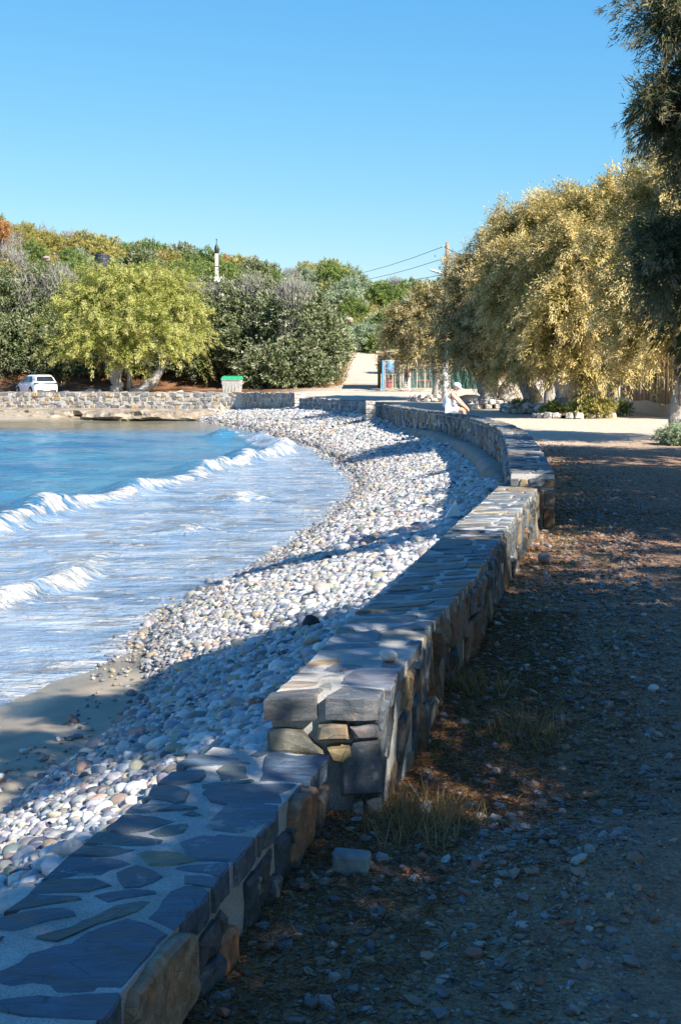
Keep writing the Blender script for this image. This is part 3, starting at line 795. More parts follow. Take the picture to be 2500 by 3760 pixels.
# its squared end, facing the camera
yA = (at(970, 2564, W2z)[1] + at(1390, 2562, W2z)[1]) / 2
eL = np.array(f2(0, 0)[:2]); eR = np.array(f2(0, 1)[:2]); eN = np.array([(eR - eL)[1], -(eR - eL)[0]]); eN /= np.linalg.norm(eN)
def endmap(x, z, w):
    t = (x - eL[0]) / (eR[0] - eL[0]); p = eL + (eR - eL) * t + eN * w
    return (p[0], p[1], z)
ENDS = [(B3([(190, 870), (330, 858), (480, 880), (590, 990), (640, 1050), (400, 1040), (185, 1010)]), (.17, .165, .13)), (B3([(600, 822), (720, 812), (840, 815), (850, 920), (700, 932), (580, 930)]), (.21, .19, .14)),
        (B3([(865, 835), (980, 820), (1100, 815), (1100, 910), (1000, 918), (900, 920)]), (.16, .17, .18)), (B3([(670, 1010), (760, 990), (860, 990), (880, 1060), (790, 1120), (710, 1100)]), (.24, .19, .10)),
        (B3([(890, 970), (1000, 945), (1110, 942), (1125, 1150), (1130, 1370), (960, 1375), (800, 1380), (795, 1140)]), (.11, .115, .12)), (B3([(890, 1460), (935, 1435), (975, 1445), (985, 1720), (930, 1740), (885, 1730)]), (.25, .26, .25)),
        (B3([(992, 1440), (1060, 1415), (1125, 1415), (1130, 1680), (1060, 1685), (1002, 1690)]), (.22, .23, .22))]
for poly, c in ENDS:
    pts = []
    for px, py in poly:
        p = atd(px, py, yA); pts.append((p[0], p[2]))
    stone('stone', densify(pts, r, .003, .06), endmap, -.06, .012 + r.uniform(0, .012), .01, M_RUBBLE, w2, c, r, .004)

# --- the curved wall further on
w3 = empty('stone_wall', (0, 0, 0))
tag(w3, 'curved stone wall of upright slabs above a rounded concrete footing, where the person sits', 'wall', 'stone walls along the beach')
f3, S3, wd3 = line_map(W3L, W3R, W3Z)
core(f3, S3, lambda x, y: -1.0, .04, .006, w3, 90)
n3 = 0
for poly in tiles(S3, .5, (.22, .42), (.16, .48), r, .2, .4):
    stone('coping_stone', shrink_round(poly, .014, r, .25), lambda u, t, w: (*f3(u, t / .5)[:2], f3(u, 0)[2] + w), -.06, r.uniform(-.004, .012), .008, M_SLATE, w3, slate_col(r, .1), r, .004)
def face3(u, h, w):
    n = normal_at(f3, u, 0, -1); x, y, z = f3(u, 0); return (x + n[0] * (w - .02), y + n[1] * (w - .02), z - .08 - h)
big = []
for poly in tiles(S3, .60, (.15, .32), (.17, .42), r, .2, .3):
    stone('stone', shrink_round(poly, .012, r, .2), face3, -.08, r.uniform(0, .05), .015, M_RUBBLE, w3, tuple(np.array(slate_col(r, .15)) * 1.25), r, .008)
def topface3(u, h, w):        # a jagged upright row stands along the seaward edge of the coping
    n = normal_at(f3, u, 0, -1); x, y, z = f3(u, 0); return (x + n[0] * (w - .02), y + n[1] * (w - .02), z - .07 + h)
for poly in tiles(S3 - 10, .085, (.10, .24), (.08, .1), r, .2, .3):
    hh = r.uniform(.7, 1.25)
    stone('stone', shrink_round([(a + 10, b * hh) for a, b in poly], .01, r, .2), topface3, -.07, r.uniform(.0, .04), .012, M_RUBBLE, w3, tuple(np.array(slate_col(r, .1)) * 1.2), r, .008)
# step of small blocks where the wall rises
eL3 = np.array(f3(0, 0)[:2]); eR3 = np.array(f3(0, 1)[:2]); eN3 = np.array([(eR3 - eL3)[1], -(eR3 - eL3)[0]]); eN3 /= np.linalg.norm(eN3)
def endmap3(t, h, w):
    p = eL3 + (eR3 - eL3) * (t / .5) + eN3 * (w + .01); return (p[0], p[1], .45 + h)
for poly in tiles(.5, .10, (.09, .2), (.08, .1), r) + [[(p, q - .72) for p, q in po] for po in tiles(.5, .70, (.10, .24), (.14, .3), r)]:
    stone('stone', shrink_round(poly, .008, r, .2), endmap3, -.05, .02, .01, M_RUBBLE, w3, slate_col(r, .4), r, .004)
V = []; F = []; m = 80
for i in range(m + 1):
    u = 9.0 + (S3 - 9.0) * i / m; n = normal_at(f3, u, 0, -1); x, y, z = f3(u, 0)
    zt = z - .66 + .03 * math.sin(u * .7); fade = min(1, (u - 9.0) / 2, (S3 - u) / 14)
    for w, dz in ((-.02, 0), (.20 * fade, .01), (.33 * fade, -.05), (.38 * fade, -.16), (.40 * fade, -.8), (-.02, -.8)):
        V.append((x + n[0] * w, y + n[1] * w, zt + dz - (1 - fade) * .15))
for i in range(m):
    for k in range(5): F.append((i * 6 + k, (i + 1) * 6 + k, (i + 1) * 6 + k + 1, i * 6 + k + 1))
mk('concrete_footing', V, F, plain('dark_concrete', (.24, .21, .17), .9, var=.3, scale=3, bmp=.02), w3, smooth=True)
# --- the far walls
def far_wall(Lp, label, topz, hgt, colfun, rows, wid, seed, th=.45):
    r = np.random.default_rng(seed)
    w = empty('stone_wall'); tag(w, label, 'wall', 'stone walls along the beach')
    Rl = offset_line(Lp, -th)
    # land lies on the right-hand side when walking away along Lp, so the face is on the left
    f, S, wd = line_map(Lp, offset_line(Lp, th), topz)
    core(f, S, lambda x, y: -1.2, .04, .02, w, 40)
    def fm(u, h, ww):
        n = normal_at(f, u, 0, -1); x, y, z = f(u, 0); return (x + n[0] * (ww - .02), y + n[1] * (ww - .02), z - h)
    for poly in tiles(hgt, S, rows, wid, r, .22, .5):
        stone('stone', shrink_round([(b, a) for a, b in poly], .022, r, .24), fm, -.08, r.uniform(.0, .05), .018, M_RUBBLE, w, colfun(r), r, .01)
    def tm(u, t, ww):
        x, y, z = f(u, t / th); return (x, y, z + ww)
    for poly in tiles(S, th, (.5, 1.1), (th, th + .01), r):
        stone('coping_stone', shrink_round(poly, .012, r, .2), tm, -.04, r.uniform(.01, .03), .01, M_RUBBLE, w, colfun(r), r, .006)
    return f, S, w
def pale_col(r):
    q = r.random()
    c = (.37, .345, .29) if q < .42 else (.24, .235, .23) if q < .68 else (.44, .36, .25) if q < .93 else (.44, .28, .14)
    return tuple(np.array(c) * r.uniform(.75, 1.2))
def grey_col(r): return tuple(np.array((.24, .24, .24)) * r.uniform(.6, 1.3))
f5, S5, w5 = far_wall(W5L, 'long pale rubble wall on the far shore in front of the white car and green-lidded bin', [.70, .62, .58], 1.05, pale_col, (.2, .3), (.28, .62), 21)
f4, S4, w4 = far_wall(W4L, 'short grey rubble wall between the pale pillar and the stair gap', .465, .75, grey_col, (.16, .26), (.2, .45), 22)
def pillar(x, y, label, h=.55, w=.42):
    o = empty('stone_pillar'); tag(o, label, 'pillar', 'pale pillars at wall ends')
    rr = np.random.default_rng(int(abs(x * 100)))
    z = -.7
    while z < h - .05:
        dz = rr.uniform(.13, .2); b = MB(); b.box((0, 0, 0), (w * rr.uniform(.94, 1.03), w * rr.uniform(.94, 1.03), dz - .02), Matrix.Rotation(rr.uniform(-.05, .05), 3, 'Z'))
        s = b.build('stone', M_RUBBLE, o, tuple(np.array((.56, .51, .42)) * rr.uniform(.8, 1.1))); s.location = (x, y, z + dz / 2)
        md = s.modifiers.new('soft', 'BEVEL'); md.width = .03; md.segments = 1
        z += dz
    MB().box((x, y, (h - .7) / 2 - .01), (w * .86, w * .86, h + .68)).build('mortar', M_MORTAR, o)
    return o
pillar(-2.30, 71.3, 'pale squared pillar at the near end of the long far wall', .74)
pillar(1.26, 55.5, 'pale squared pillar beside the stair gap at the end of the curved wall', .48)
# ------------------------------------------------------------------ pebbles and gravel
def pebble_mesh(seed, sub=2):
    import bmesh
    bm = bmesh.new(); bmesh.ops.create_icosphere(bm, subdivisions=sub, radius=.5)
    r = np.random.default_rng(seed); ph = r.uniform(0, 6, (4, 3)); fr = r.uniform(1.2, 3.4, (4, 3)); am = r.uniform(.03, .10, 4)
    for v in bm.verts:
        d = np.array(v.co) * 2; k = 1 + sum(am[i] * math.sin(fr[i] @ d + ph[i][0]) for i in range(4))
        v.co = Vector(d * .5 * k)
    me = bpy.data.meshes.new('pebble'); bm.to_mesh(me); bm.free()
    me.polygons.foreach_set('use_smooth', [True] * len(me.polygons))
    return me
def grit_mesh(seed):
    me = pebble_mesh(seed, 1); r = np.random.default_rng(seed)
    for v in me.vertices: v.co *= r.uniform(.78, 1.2)
    me.polygons.foreach_set('use_smooth', [False] * len(me.polygons)); return me
PEBM = [pebble_mesh(i, 2) for i in range(7)]
for me in PEBM: me.materials.append(M_PEB)
def proto_collection(name, meshes, mat):
    c = bpy.data.collections.new(name)
    for i, me in enumerate(meshes):
        m2 = me.copy(); m2.materials.clear(); m2.materials.append(mat)
        c.objects.link(bpy.data.objects.new('%s_shape' % name, m2))
    return c
PC = proto_collection('pebble', PEBM, M_PEB_I)
def scatter(name, pts, rot, scl, col, pick, coll):
    me = bpy.data.meshes.new(name); n = len(pts)
    me.vertices.add(n); me.vertices.foreach_set('co', np.asarray(pts, np.float32).ravel())
    for nm, a in (('rot', rot), ('scl', scl)):
        q = me.attributes.new(nm, 'FLOAT_VECTOR', 'POINT'); q.data.foreach_set('vector', np.asarray(a, np.float32).ravel())
    q = me.attributes.new('pcol', 'FLOAT_COLOR', 'POINT'); q.data.foreach_set('color', np.concatenate([col, np.ones((n, 1))], 1).astype(np.float32).ravel())
    q = me.attributes.new('pick', 'INT', 'POINT'); q.data.foreach_set('value', np.asarray(pick, np.int32))
    o = bpy.data.objects.new(name, me); COL.objects.link(o)
    g = bpy.data.node_groups.new(name + '_scatter', 'GeometryNodeTree')
    g.interface.new_socket('Geometry', in_out='INPUT', socket_type='NodeSocketGeometry')
    g.interface.new_socket('Geometry', in_out='OUTPUT', socket_type='NodeSocketGeometry')
    nd, l = g.nodes, g.links
    gi = nd.new('NodeGroupInput'); go = nd.new('NodeGroupOutput'); ip = nd.new('GeometryNodeInstanceOnPoints'); ci = nd.new('GeometryNodeCollectionInfo')
    ci.inputs['Collection'].default_value = coll; ci.inputs['Separate Children'].default_value = True; ci.inputs['Reset Children'].default_value = True
    def na(nm, t):
        q = nd.new('GeometryNodeInputNamedAttribute'); q.data_type = t; q.inputs['Name'].default_value = nm; return q.outputs['Attribute']
    l.new(gi.outputs[0], ip.inputs['Points']); l.new(ci.outputs[0], ip.inputs['Instance']); ip.inputs['Pick Instance'].default_value = True
    l.new(na('pick', 'INT'), ip.inputs['Instance Index'])
    e2r = nd.new('FunctionNodeEulerToRotation'); l.new(na('rot', 'FLOAT_VECTOR'), e2r.inputs[0]); l.new(e2r.outputs[0], ip.inputs['Rotation'])
    l.new(na('scl', 'FLOAT_VECTOR'), ip.inputs['Scale']); l.new(ip.outputs[0], go.inputs[0])
    md = o.modifiers.new('scatter', 'NODES'); md.node_group = g
    return kind(o, 'stuff')
r = np.random.default_rng(5)
def grid_pts(x0, x1, y0, y1, s, r):
    gx, gy = np.meshgrid(np.arange(x0, x1, s), np.arange(y0, y1, s))
    return gx.ravel() + r.uniform(-.5, .5, gx.size) * s, gy.ravel() + r.uniform(-.5, .5, gy.size) * s
PX = []; PY = []; PS = []
for y0, y1, s in ((2.6, 9, .027), (2.6, 9, .040), (9, 15, .029), (9, 15, .042), (15, 24, .034), (15, 24, .052), (24, 36, .046), (36, 52, .064), (52, 72, .09), (66, 86, .105)):
    x, y = grid_pts(-.31 * y1 - .6, 4.2, y0, y1, s, r)
    k = (x > -.29 * y - .6) & (x < xl_of(np.clip(y, -5, 90)) + .1)
    x, y = x[k], y[k]
    db, bs, _ = poly_dist(x, y, BANK); dw, ws, _ = poly_dist(x, y, WALL_FULL)
    k = (ws < 0) & (dw > .0) & (((bs > 0) & (r.random(len(x)) < .25 + db / .14)) | ((bs < 0) & (db < .45) & (r.random(len(x)) < .035)) | ((y > 13) & (db < .5) & (r.random(len(x)) < .6 * (1 - db / .5))))
    k &= ~((y > 70) & (x < -8.5) & (db > 0) & (x < -8.5))
    x, y = x[k], y[k]
    PX.append(x); PY.append(y); PS.append(np.full(len(x), s))
px_, py_, ps_ = map(np.concatenate, (PX, PY, PS))
db, bs, _ = poly_dist(px_, py_, BANK); dw, ws, _ = poly_dist(px_, py_, WALL_FULL)
fw = db / (db + dw + 1e-6) * (bs > 0)
n = len(px_)
size = ps_ * r.lognormal(.16, .34, n) * np.where(py_ < 40, (.85 + .4 * fw), 1.0)
size = np.clip(size, .015, .22)
PAL = np.array([(.62, .60, .57), (.50, .49, .47), (.38, .385, .39), (.27, .285, .31), (.17, .18, .20), (.46, .41, .33), (.48, .38, .26), (.38, .26, .21), (.09, .095, .105), (.33, .29, .23)])
WT = np.array([.27, .22, .17, .11, .05, .07, .03, .02, .01, .05]); WB = np.array([.08, .14, .16, .15, .12, .13, .06, .03, .03, .10])
mixw = sstep(.30, .85, fw + .15 * fbm(px_ * .6, py_ * .6, 9))[:, None]
cw = np.cumsum(WT * mixw + WB * (1 - mixw), 1); cw /= cw[:, -1:]
pick_c = (r.random((n, 1)) > cw).sum(1)
pcol = np.clip(.88 * PAL[pick_c] * r.uniform(.82, 1.2, (n, 1)) + r.normal(0, .012, (n, 3)), .02, .72)
dampness = (1 - sstep(.0, .16, fw)) * (py_ > 9)
pcol *= (1 - .35 * dampness)[:, None]
flat = np.stack([size * r.uniform(.95, 1.35, n), size * r.uniform(.75, 1.05, n), size * r.uniform(.5, .82, n)], 1)
prot = np.stack([r.normal(0, .28, n), r.normal(0, .28, n), r.uniform(0, 6.28, n)], 1)
pz = beach_z(px_, py_) + flat[:, 2] * r.uniform(.12, .42, n) + r.uniform(0, .010, n) * (py_ < 20)
pts = np.stack([px_, py_, pz], 1)
pick = r.integers(0, len(PEBM), n)
vis = np.array([(q[0] / q[1] > -.285) for q in pts])
appar = np.where(vis & (py_ > 4.0) & (py_ < 13) & (fw > .12), size / py_, 0)
order = np.argsort(-appar)[:290]
mask = np.ones(n, bool); mask[order] = False
scatter('beach_pebbles', pts[mask], prot[mask], flat[mask], pcol[mask], pick[mask], PC)
CN = ['white', 'pale grey', 'mid grey', 'blue grey', 'dark grey', 'tan', 'orange brown', 'reddish', 'black', 'olive brown']
for i in order:
    o = bpy.data.objects.new('pebble', PEBM[pick[i]]); COL.objects.link(o)
    o.location = pts[i]; o.rotation_euler = prot[i]; o.scale = flat[i]; o.color = (*pcol[i], 1)
    big_ = 'big' if size[i] > .066 else 'rounded'
    zone = 'beside the low wall' if py_[i] < 5.6 else 'between the low wall and the wet sand' if py_[i] < 7.5 else 'on the shingle bank below the middle wall'
    tag(o, f'{big_} {CN[pick_c[i]]} beach pebble {zone}', 'pebble', f'{big_} {CN[pick_c[i]]} pebbles {zone}')
# single stones one notices
def rock(x, y, z, s, col, label, name='stone', rot=(0, 0, 0), me=None, cat='stone'):
    o = bpy.data.objects.new(name, me or PEBM[2]); COL.objects.link(o)
    o.location = (x, y, z); o.scale = s; o.rotation_euler = rot; o.color = (*col, 1)
    return tag(o, label, cat)
p = at(1425, 2397, .49); rock(p[0], p[1], .478, (.078, .060, .056), (.55, .52, .49), 'rounded white stone resting on the coping of the middle wall', rot=(0, .1, .4))
p = at(1142, 2282, -.35); z = float(beach_z(p[0], p[1])); p = at(1142, 2280, z + .09); rock(p[0], p[1], z + .075, (.14, .10, .135), (.035, .035, .035), 'black rounded stone standing among white pebbles beyond the shadow', rot=(.2, .5, .3), me=PEBM[4])
p = at(1290, 3183, .03); b = MB().box((0, 0, 0), (.125, .07, .075)); o = b.build('stone', M_RUBBLE, None, (.24, .27, .25)); o.location = (p[0], p[1], float(land_z(p[0], p[1])) + .035); o.rotation_euler = (.05, .06, -.12)
md = o.modifiers.new('soft', 'BEVEL'); md.width = .012; md.segments = 2; tag(o, 'grey green squared block lying on the gravel by the wall corner', 'stone')
p = at(1995, 2064, .02); rock(p[0], p[1], float(land_z(p[0], p[1])) + .05, (.12, .10, .10), (.17, .17, .18), 'grey stone on the path in the sunlit patch by the wall', me=PEBM[5])
p = at(2396, 2558, 0); rock(p[0], p[1], float(land_z(p[0], p[1])) + .015, (.06, .05, .045), (.55, .52, .48), 'small white stone alone on the shaded path', me=PEBM[1])
p = at(1560, 2968, .02); rock(p[0], p[1], float(land_z(p[0], p[1])) + .025, (.055, .05, .065), (.40, .37, .30), 'pale egg shaped stone in dry grass beside the middle wall end', me=PEBM[0])
p = at(1680, 1888, -.2); zz = float(beach_z(p[0], p[1])); b = MB().add([(-.12, 0, 0), (.12, .02, 0), (.02, 0, .26), (-.12, .05, 0.02), (.12, .07, .02), (.02, .04, .25)], [(0, 1, 2), (3, 5, 4), (0, 3, 4, 1), (1, 4, 5, 2), (2, 5, 3, 0)])
o = b.build('driftwood_board', M_WHITE); o.location = (p[0] - .05, p[1], zz + .02); tag(o, 'white triangular shard stuck in pebbles against the middle wall', 'shard')
rock(*at(950, 2628, -.25)[:2], float(beach_z(*at(950, 2628, -.25)[:2])) + .03, (.13, .10, .09), (.22, .11, .09), 'dark red stone among shaded blue pebbles near the middle wall end', me=PEBM[3])

# gravel of the path
gx = []; gy = []; gs = []
for y0, y1, s, w in ((1.6, 5, .0155, 2.4), (1.6, 5, .06, 2.4), (5, 9, .026, 3.2), (5, 9, .10, 3.2), (9, 18, .05, 5.5), (9, 18, .16, 5.5), (18, 34, .13, 9)):
    x, y = grid_pts(-1, w, y0, y1, s, r)
    d = x - xl_of(y); k = (d > .22)
    pth = sstep(.9, 2.2, d + .6 * fbm(x * .7, y * .7, 31))
    k &= r.random(len(x)) < (.60 - .52 * pth) * (1 + .5 * fbm(x * 1.5, y * 1.5, 33))
    k &= x < .30 * y + .5
    gx.append(x[k]); gy.append(y[k]); gs.append(np.full(k.sum(), s))
gx, gy, gs = map(np.concatenate, (gx, gy, gs)); n = len(gx)
size = np.clip(gs * r.lognormal(-.35, .40, n), .006, .06) * np.where(gx - xl_of(gy) > 1.4, .62, .92)
fl = np.stack([size * r.uniform(.9, 1.4, n), size * r.uniform(.7, 1.0, n), size * r.uniform(.4, .75, n)], 1)
GP = np.array([(.23, .205, .19), (.29, .245, .205), (.16, .145, .14), (.29, .19, .125), (.29, .135, .085), (.42, .38, .33), (.12, .105, .095)])
gc = GP[r.choice(7, n, p=[.22, .17, .18, .18, .13, .05, .07])] * r.uniform(.75, 1.2, (n, 1))
gz = land_z(gx, gy) + fl[:, 2] * r.uniform(.0, .35, n)
scatter('path_gravel', np.stack([gx, gy, gz], 1), np.stack([r.normal(0, .3, n), r.normal(0, .3, n), r.uniform(0, 6.28, n)], 1), fl, gc, r.integers(0, 7, n), proto_collection('gravel', [grit_mesh(20 + i) for i in range(7)], M_PEB_I))

# ------------------------------------------------------------------ leaf-by-leaf plants
def rnorm(r, n): 
    v = r.normal(0, 1, (n, 3)); return v / np.linalg.norm(v, axis=1, keepdims=True)
def leaves(P, D, L, W, tint, r, jit=.5, face=None):      # one slim triangle per leaf: base point P, direction D
    n = len(P)
    D = D + r.normal(0, jit, (n, 3)); D /= np.linalg.norm(D, axis=1, keepdims=True)
    S = np.cross(D, rnorm(r, n) if face is None else face + rnorm(r, n) * .75); S /= np.linalg.norm(S, axis=1, keepdims=True) + 1e-9
    L = np.broadcast_to(L, n)[:, None] * r.uniform(.65, 1.3, (n, 1)); W = np.broadcast_to(W, n)[:, None] * r.uniform(.7, 1.3, (n, 1))
    V = np.stack([P - S * W * .5, P + S * W * .5, P + D * L], 1).reshape(-1, 3)
    F = np.arange(3 * n).reshape(n, 3)
    return V, F, np.repeat(tint, 3, 0)
def crown_arrays(blobs, nplume, plen, K, ll, lw, droop, seed, inner=.5, up=.25, spread=.22, bottom=-1.0, lump=.28, out=1.0):
    r = np.random.default_rng(seed)
    B = np.array(blobs, float)
    wgt = (B[:, 3] * B[:, 4] + B[:, 3] * B[:, 5] + B[:, 4] * B[:, 5]); wgt /= wgt.sum()
    bi = r.choice(len(B), nplume * 2, p=wgt)
    U = rnorm(r, nplume * 2); U[:, 2] = np.where(U[:, 2] < bottom, -U[:, 2], U[:, 2])
    rad = 1 - (1 - inner) * r.random(nplume * 2) ** 1.5
    ph = r.uniform(0, 6, 6)
    lm = 1 + lump * (np.sin(U[:, 0] * 4.3 + ph[0] + bi) * np.sin(U[:, 1] * 4.1 + ph[1]) + .6 * np.sin(U[:, 2] * 6.7 + ph[2] + 2 * bi) * np.sin(U[:, 0] * 7.1 + ph[3])) * .8
    P = B[bi, :3] + U * B[bi, 3:] * (rad * lm)[:, None]
    deep = np.zeros(len(P), bool)
    for j, b in enumerate(B):
        q = np.linalg.norm((P - b[:3]) / b[3:], axis=1); deep |= (q < inner * .93) & (bi != j)
    k = np.where(~deep)[0][:nplume]
    P, U, rad = P[k], U[k], rad[k]; m = len(P)
    A = U * out + np.array([0, 0, up]) + r.normal(0, .35, (m, 3)); A /= np.linalg.norm(A, axis=1, keepdims=True)
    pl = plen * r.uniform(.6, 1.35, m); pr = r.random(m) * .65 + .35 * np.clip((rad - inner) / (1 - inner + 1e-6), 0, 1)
    T = r.random((m, K)) ** .8
    off = r.normal(0, 1, (m, K, 3)) * (spread * pl[:, None, None]) * (1.05 - .8 * T)[:, :, None]
    Q = P[:, None] + A[:, None] * (pl[:, None] * T)[:, :, None] + off
    Q[:, :, 2] -= droop * pl[:, None] * T ** 2
    D = A[:, None] + np.zeros_like(Q); D[:, :, 2] -= 2 * droop * T
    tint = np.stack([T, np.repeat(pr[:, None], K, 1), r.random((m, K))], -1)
    return leaves(Q.reshape(-1, 3), D.reshape(-1, 3), ll, lw, tint.reshape(-1, 3), r, face=np.repeat(U + np.array([0, 0, .35]), K, 0))
def crown(name, parent, mat, *a, **kw):
    V, F, T = crown_arrays(*a, **kw)
    return link_mesh(name, np_mesh(name, V, F, {'tint': T}), mat, parent)
def twigs(name, parent, centers, n, L, seed, mat=None, upw=.8, thick=.02, wide=.5):
    r = np.random.default_rng(seed); C = np.array(centers)
    ci = r.integers(0, len(C), n); P = C[ci, :3] + rnorm(r, n) * C[ci, 3:6] * r.uniform(.75, 1.0, (n, 1))
    D = rnorm(r, n) * wide + np.array([0, 0, upw])
    V, F, T = leaves(P, D, L, thick, np.stack([r.random(n)] * 3, 1), r, .25)
    return link_mesh(name, np_mesh(name, V, F, {'tint': T}), mat or M_TWIG, parent)
def trunk_mesh(branches, seed, n=9, lump=.16, wash_h=1.6):
    """branches: lists of (x,y,z,radius)"""
    r = np.random.default_rng(seed); V = []; F = []; W = []
    for br in branches:
        # resample
        br = np.array(br, float); t = np.linspace(0, len(br) - 1, (len(br) - 1) * 4 + 1)
        q = np.stack([np.interp(t, np.arange(len(br)), br[:, k]) for k in range(4)], 1)
        q[1:-1, :3] += r.normal(0, .12, (len(q) - 2, 3)) * q[1:-1, 3:4] * .6
        b0 = len(V); ph = r.uniform(0, 6.28, 3)
        for i in range(len(q)):
            d = q[min(i + 1, len(q) - 1), :3] - q[max(i - 1, 0), :3]; d /= np.linalg.norm(d)
            a = np.cross(d, [0, 1, 0.01]); a /= np.linalg.norm(a); b = np.cross(d, a)
            for k in range(n):
                w = 2 * math.pi * k / n
                rr = q[i, 3] * .84 * (1 + lump * math.sin(3 * w + ph[0] + i * .15) + lump * .6 * math.sin(5 * w + ph[1] - i * .3) + r.normal(0, .05))
                v = q[i, :3] + (a * math.cos(w) + b * math.sin(w)) * rr; V.append(v); W.append(1.2 - v[2] / wash_h * .5 if wash_h else 0)
        for i in range(len(q) - 1):
            for k in range(n):
                F.append((b0 + i * n + k, b0 + i * n + (k + 1) % n, b0 + (i + 1) * n + (k + 1) % n, b0 + (i + 1) * n + k))
    return np_mesh('trunk', np.array(V), np.array(F), {'wash': np.array(W)})
def tree(name, label, loc, blobs, branches, mat, cp, group=None, wash=1.6, bark=None, seed=1, rz=0.0):
    t = empty(name, loc, rz); tag(t, label, 'tree', group)
    link_mesh('trunk', trunk_mesh(branches, seed, wash_h=wash), bark or M_BARKW, t, smooth=True)
    crown('crown', t, mat, blobs, *cp[0], seed=seed + 50, **cp[1])
    return t
def rel(loc, items, y_off=0.0):               # photo-plane blobs at a tree's own distance -> blobs round its base; (px, py, r_px_x, r_px_z, depth_shift)
    out = []
    for px, py, rx, rz, dy in items:
        c = atd(px, py, loc[1] + dy); s = (loc[1] + dy) / F_PX
        out.append((c[0] - loc[0], c[1] - loc[1], c[2] - loc[2], rx * s, (rx + rz) * .5 * s, rz * s))
    return out
def ground_at(px, y):
    x = float(atd(px, HOR, y)[0]); return (x, y, float(land_z(x, y)))
TAM = 'tamarisk trees along the path'
# --- the yellow tamarisk by the far wall
L0 = ground_at(455, 92.0)
bl = rel(L0, [(475, 1134, 187, 132, 0), (313, 1194, 122, 104, 0), (636, 1164, 112, 123, -0.5), (242, 1279, 66, 52, 0), (389, 1269, 122, 80, -2), (560, 1269, 112, 76, -2), (693, 1229, 66, 94, 0), (437, 1069, 131, 76, 0.5), (589, 1079, 75, 61, 0), (332, 1114, 75, 57, -1), (522, 1184, 84, 66, -3), (313, 1304, 66, 47, -2), (636, 1294, 75, 57, -2), (456, 1334, 66, 38, -2)])
br = [[(-.55, 0, -.2, .62), (-.5, 0, .7, .42), (-.75, .1, 1.7, .40), (-1.6, .2, 3.4, .22), (-2.6, 0, 5.0, .1)], [(-.5, 0, 1.0, .34), (-.1, 0, 2.3, .28), (.2, .3, 4.2, .18), (.1, 0, 6.5, .07)],
      [(.3, .4, -.2, .22), (.35, .4, 1.5, .18), (.3, .2, 3.2, .12)],
      [(.25, 0, -.1, .45), (1.0, 0, .25, .40), (1.9, .1, .75, .42), (2.5, .1, 1.6, .32), (3.0, 0, 2.6, .26), (3.3, 0, 4.2, .17), (3.2, 0, 5.6, .07)], [(2.6, .1, 1.9, .2), (3.6, .3, 3.0, .14), (4.2, .2, 4.6, .06)]]
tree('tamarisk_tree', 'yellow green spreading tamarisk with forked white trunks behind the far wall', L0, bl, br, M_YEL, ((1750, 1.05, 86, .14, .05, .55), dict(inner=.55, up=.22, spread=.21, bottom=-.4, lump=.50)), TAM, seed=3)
# --- tan tamarisks on the right
def tan_tree(label, px, y, items, br, mat, seed, dens=2600, sc=1.0, wash=1.6):
    L = ground_at(px, y)
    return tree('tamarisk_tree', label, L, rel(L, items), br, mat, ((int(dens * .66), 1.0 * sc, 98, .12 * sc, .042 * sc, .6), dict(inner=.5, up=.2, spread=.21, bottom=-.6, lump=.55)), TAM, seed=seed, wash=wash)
tan_tree('small brown tamarisk with slim pale trunk beside the utility pole', 1622, 74, [(1600, 1160, 95, 85, 0), (1515, 1215, 80, 75, 0), (1650, 1240, 90, 90, 0), (1560, 1275, 80, 60, -1), (1690, 1095, 55, 60, 0), (1462, 1225, 35, 50, 0)],
         [[(-.3, 0, -.2, .42), (-.2, 0, 1.0, .30), (-.5, 0, 2.4, .2), (-1.2, 0, 3.6, .1)], [(.2, .1, -.2, .34), (.3, 0, 1.4, .25), (.8, 0, 3.2, .15), (.8, 0, 5.0, .08)]], M_TANB, 11, 2000)
tan_tree('broad tamarisk with a gnarled grey trunk in a stone ring behind the seated person', 1815, 63, [(1850, 985, 115, 120, 0), (1745, 1105, 105, 115, 0), (1880, 1150, 140, 140, 0), (1710, 1230, 100, 85, 0), (1790, 1290, 110, 65, 0), (1835, 885, 50, 50, 1), (1780, 1010, 70, 70, -1), (1800, 1190, 80, 70, -2), (1720, 1330, 80, 42, -1), (1840, 1345, 75, 40, -1.5)],
         [[(-.35, 0, -.2, .62), (-.3, 0, .7, .46), (-.7, 0, 1.6, .34), (-1.4, 0, 3.2, .2)], [(.2, 0, -.1, .5), (.5, 0, .8, .36), (1.1, .1, 1.7, .3), (1.7, 0, 3.4, .2)], [(-.1, 0, .6, .35), (0, 0, 2.6, .28), (.2, 0, 5.5, .1)]], M_TANB, 12, 2900, wash=1.0)
tan_tree('tamarisk with a leaning limewashed trunk rising from a white stone ring', 1930, 56, [(1960, 890, 130, 120, 0), (2010, 1030, 150, 150, 0), (1910, 1070, 100, 120, 0), (2000, 1210, 130, 105, -1), (2080, 810, 95, 80, .5), (1960, 1295, 100, 55, 0), (1935, 970, 70, 60, -2), (2030, 940, 80, 60, -2), (1940, 1170, 70, 60, -2), (1900, 1325, 65, 42, -1), (2000, 1345, 60, 38, -1.5)],
         [[(.45, 0, -.2, .52), (.2, 0, .7, .42), (-.15, 0, 1.45, .36), (-.5, 0, 2.4, .3), (-.7, 0, 4.2, .18)], [(-.1, 0, 1.3, .3), (.5, 0, 2.8, .24), (.9, 0, 5.5, .1)], [(1.25, 1.0, -.2, .4), (1.2, 1.0, 1.2, .34), (1.3, .8, 3, .2)]], M_TAN, 13, 3000)
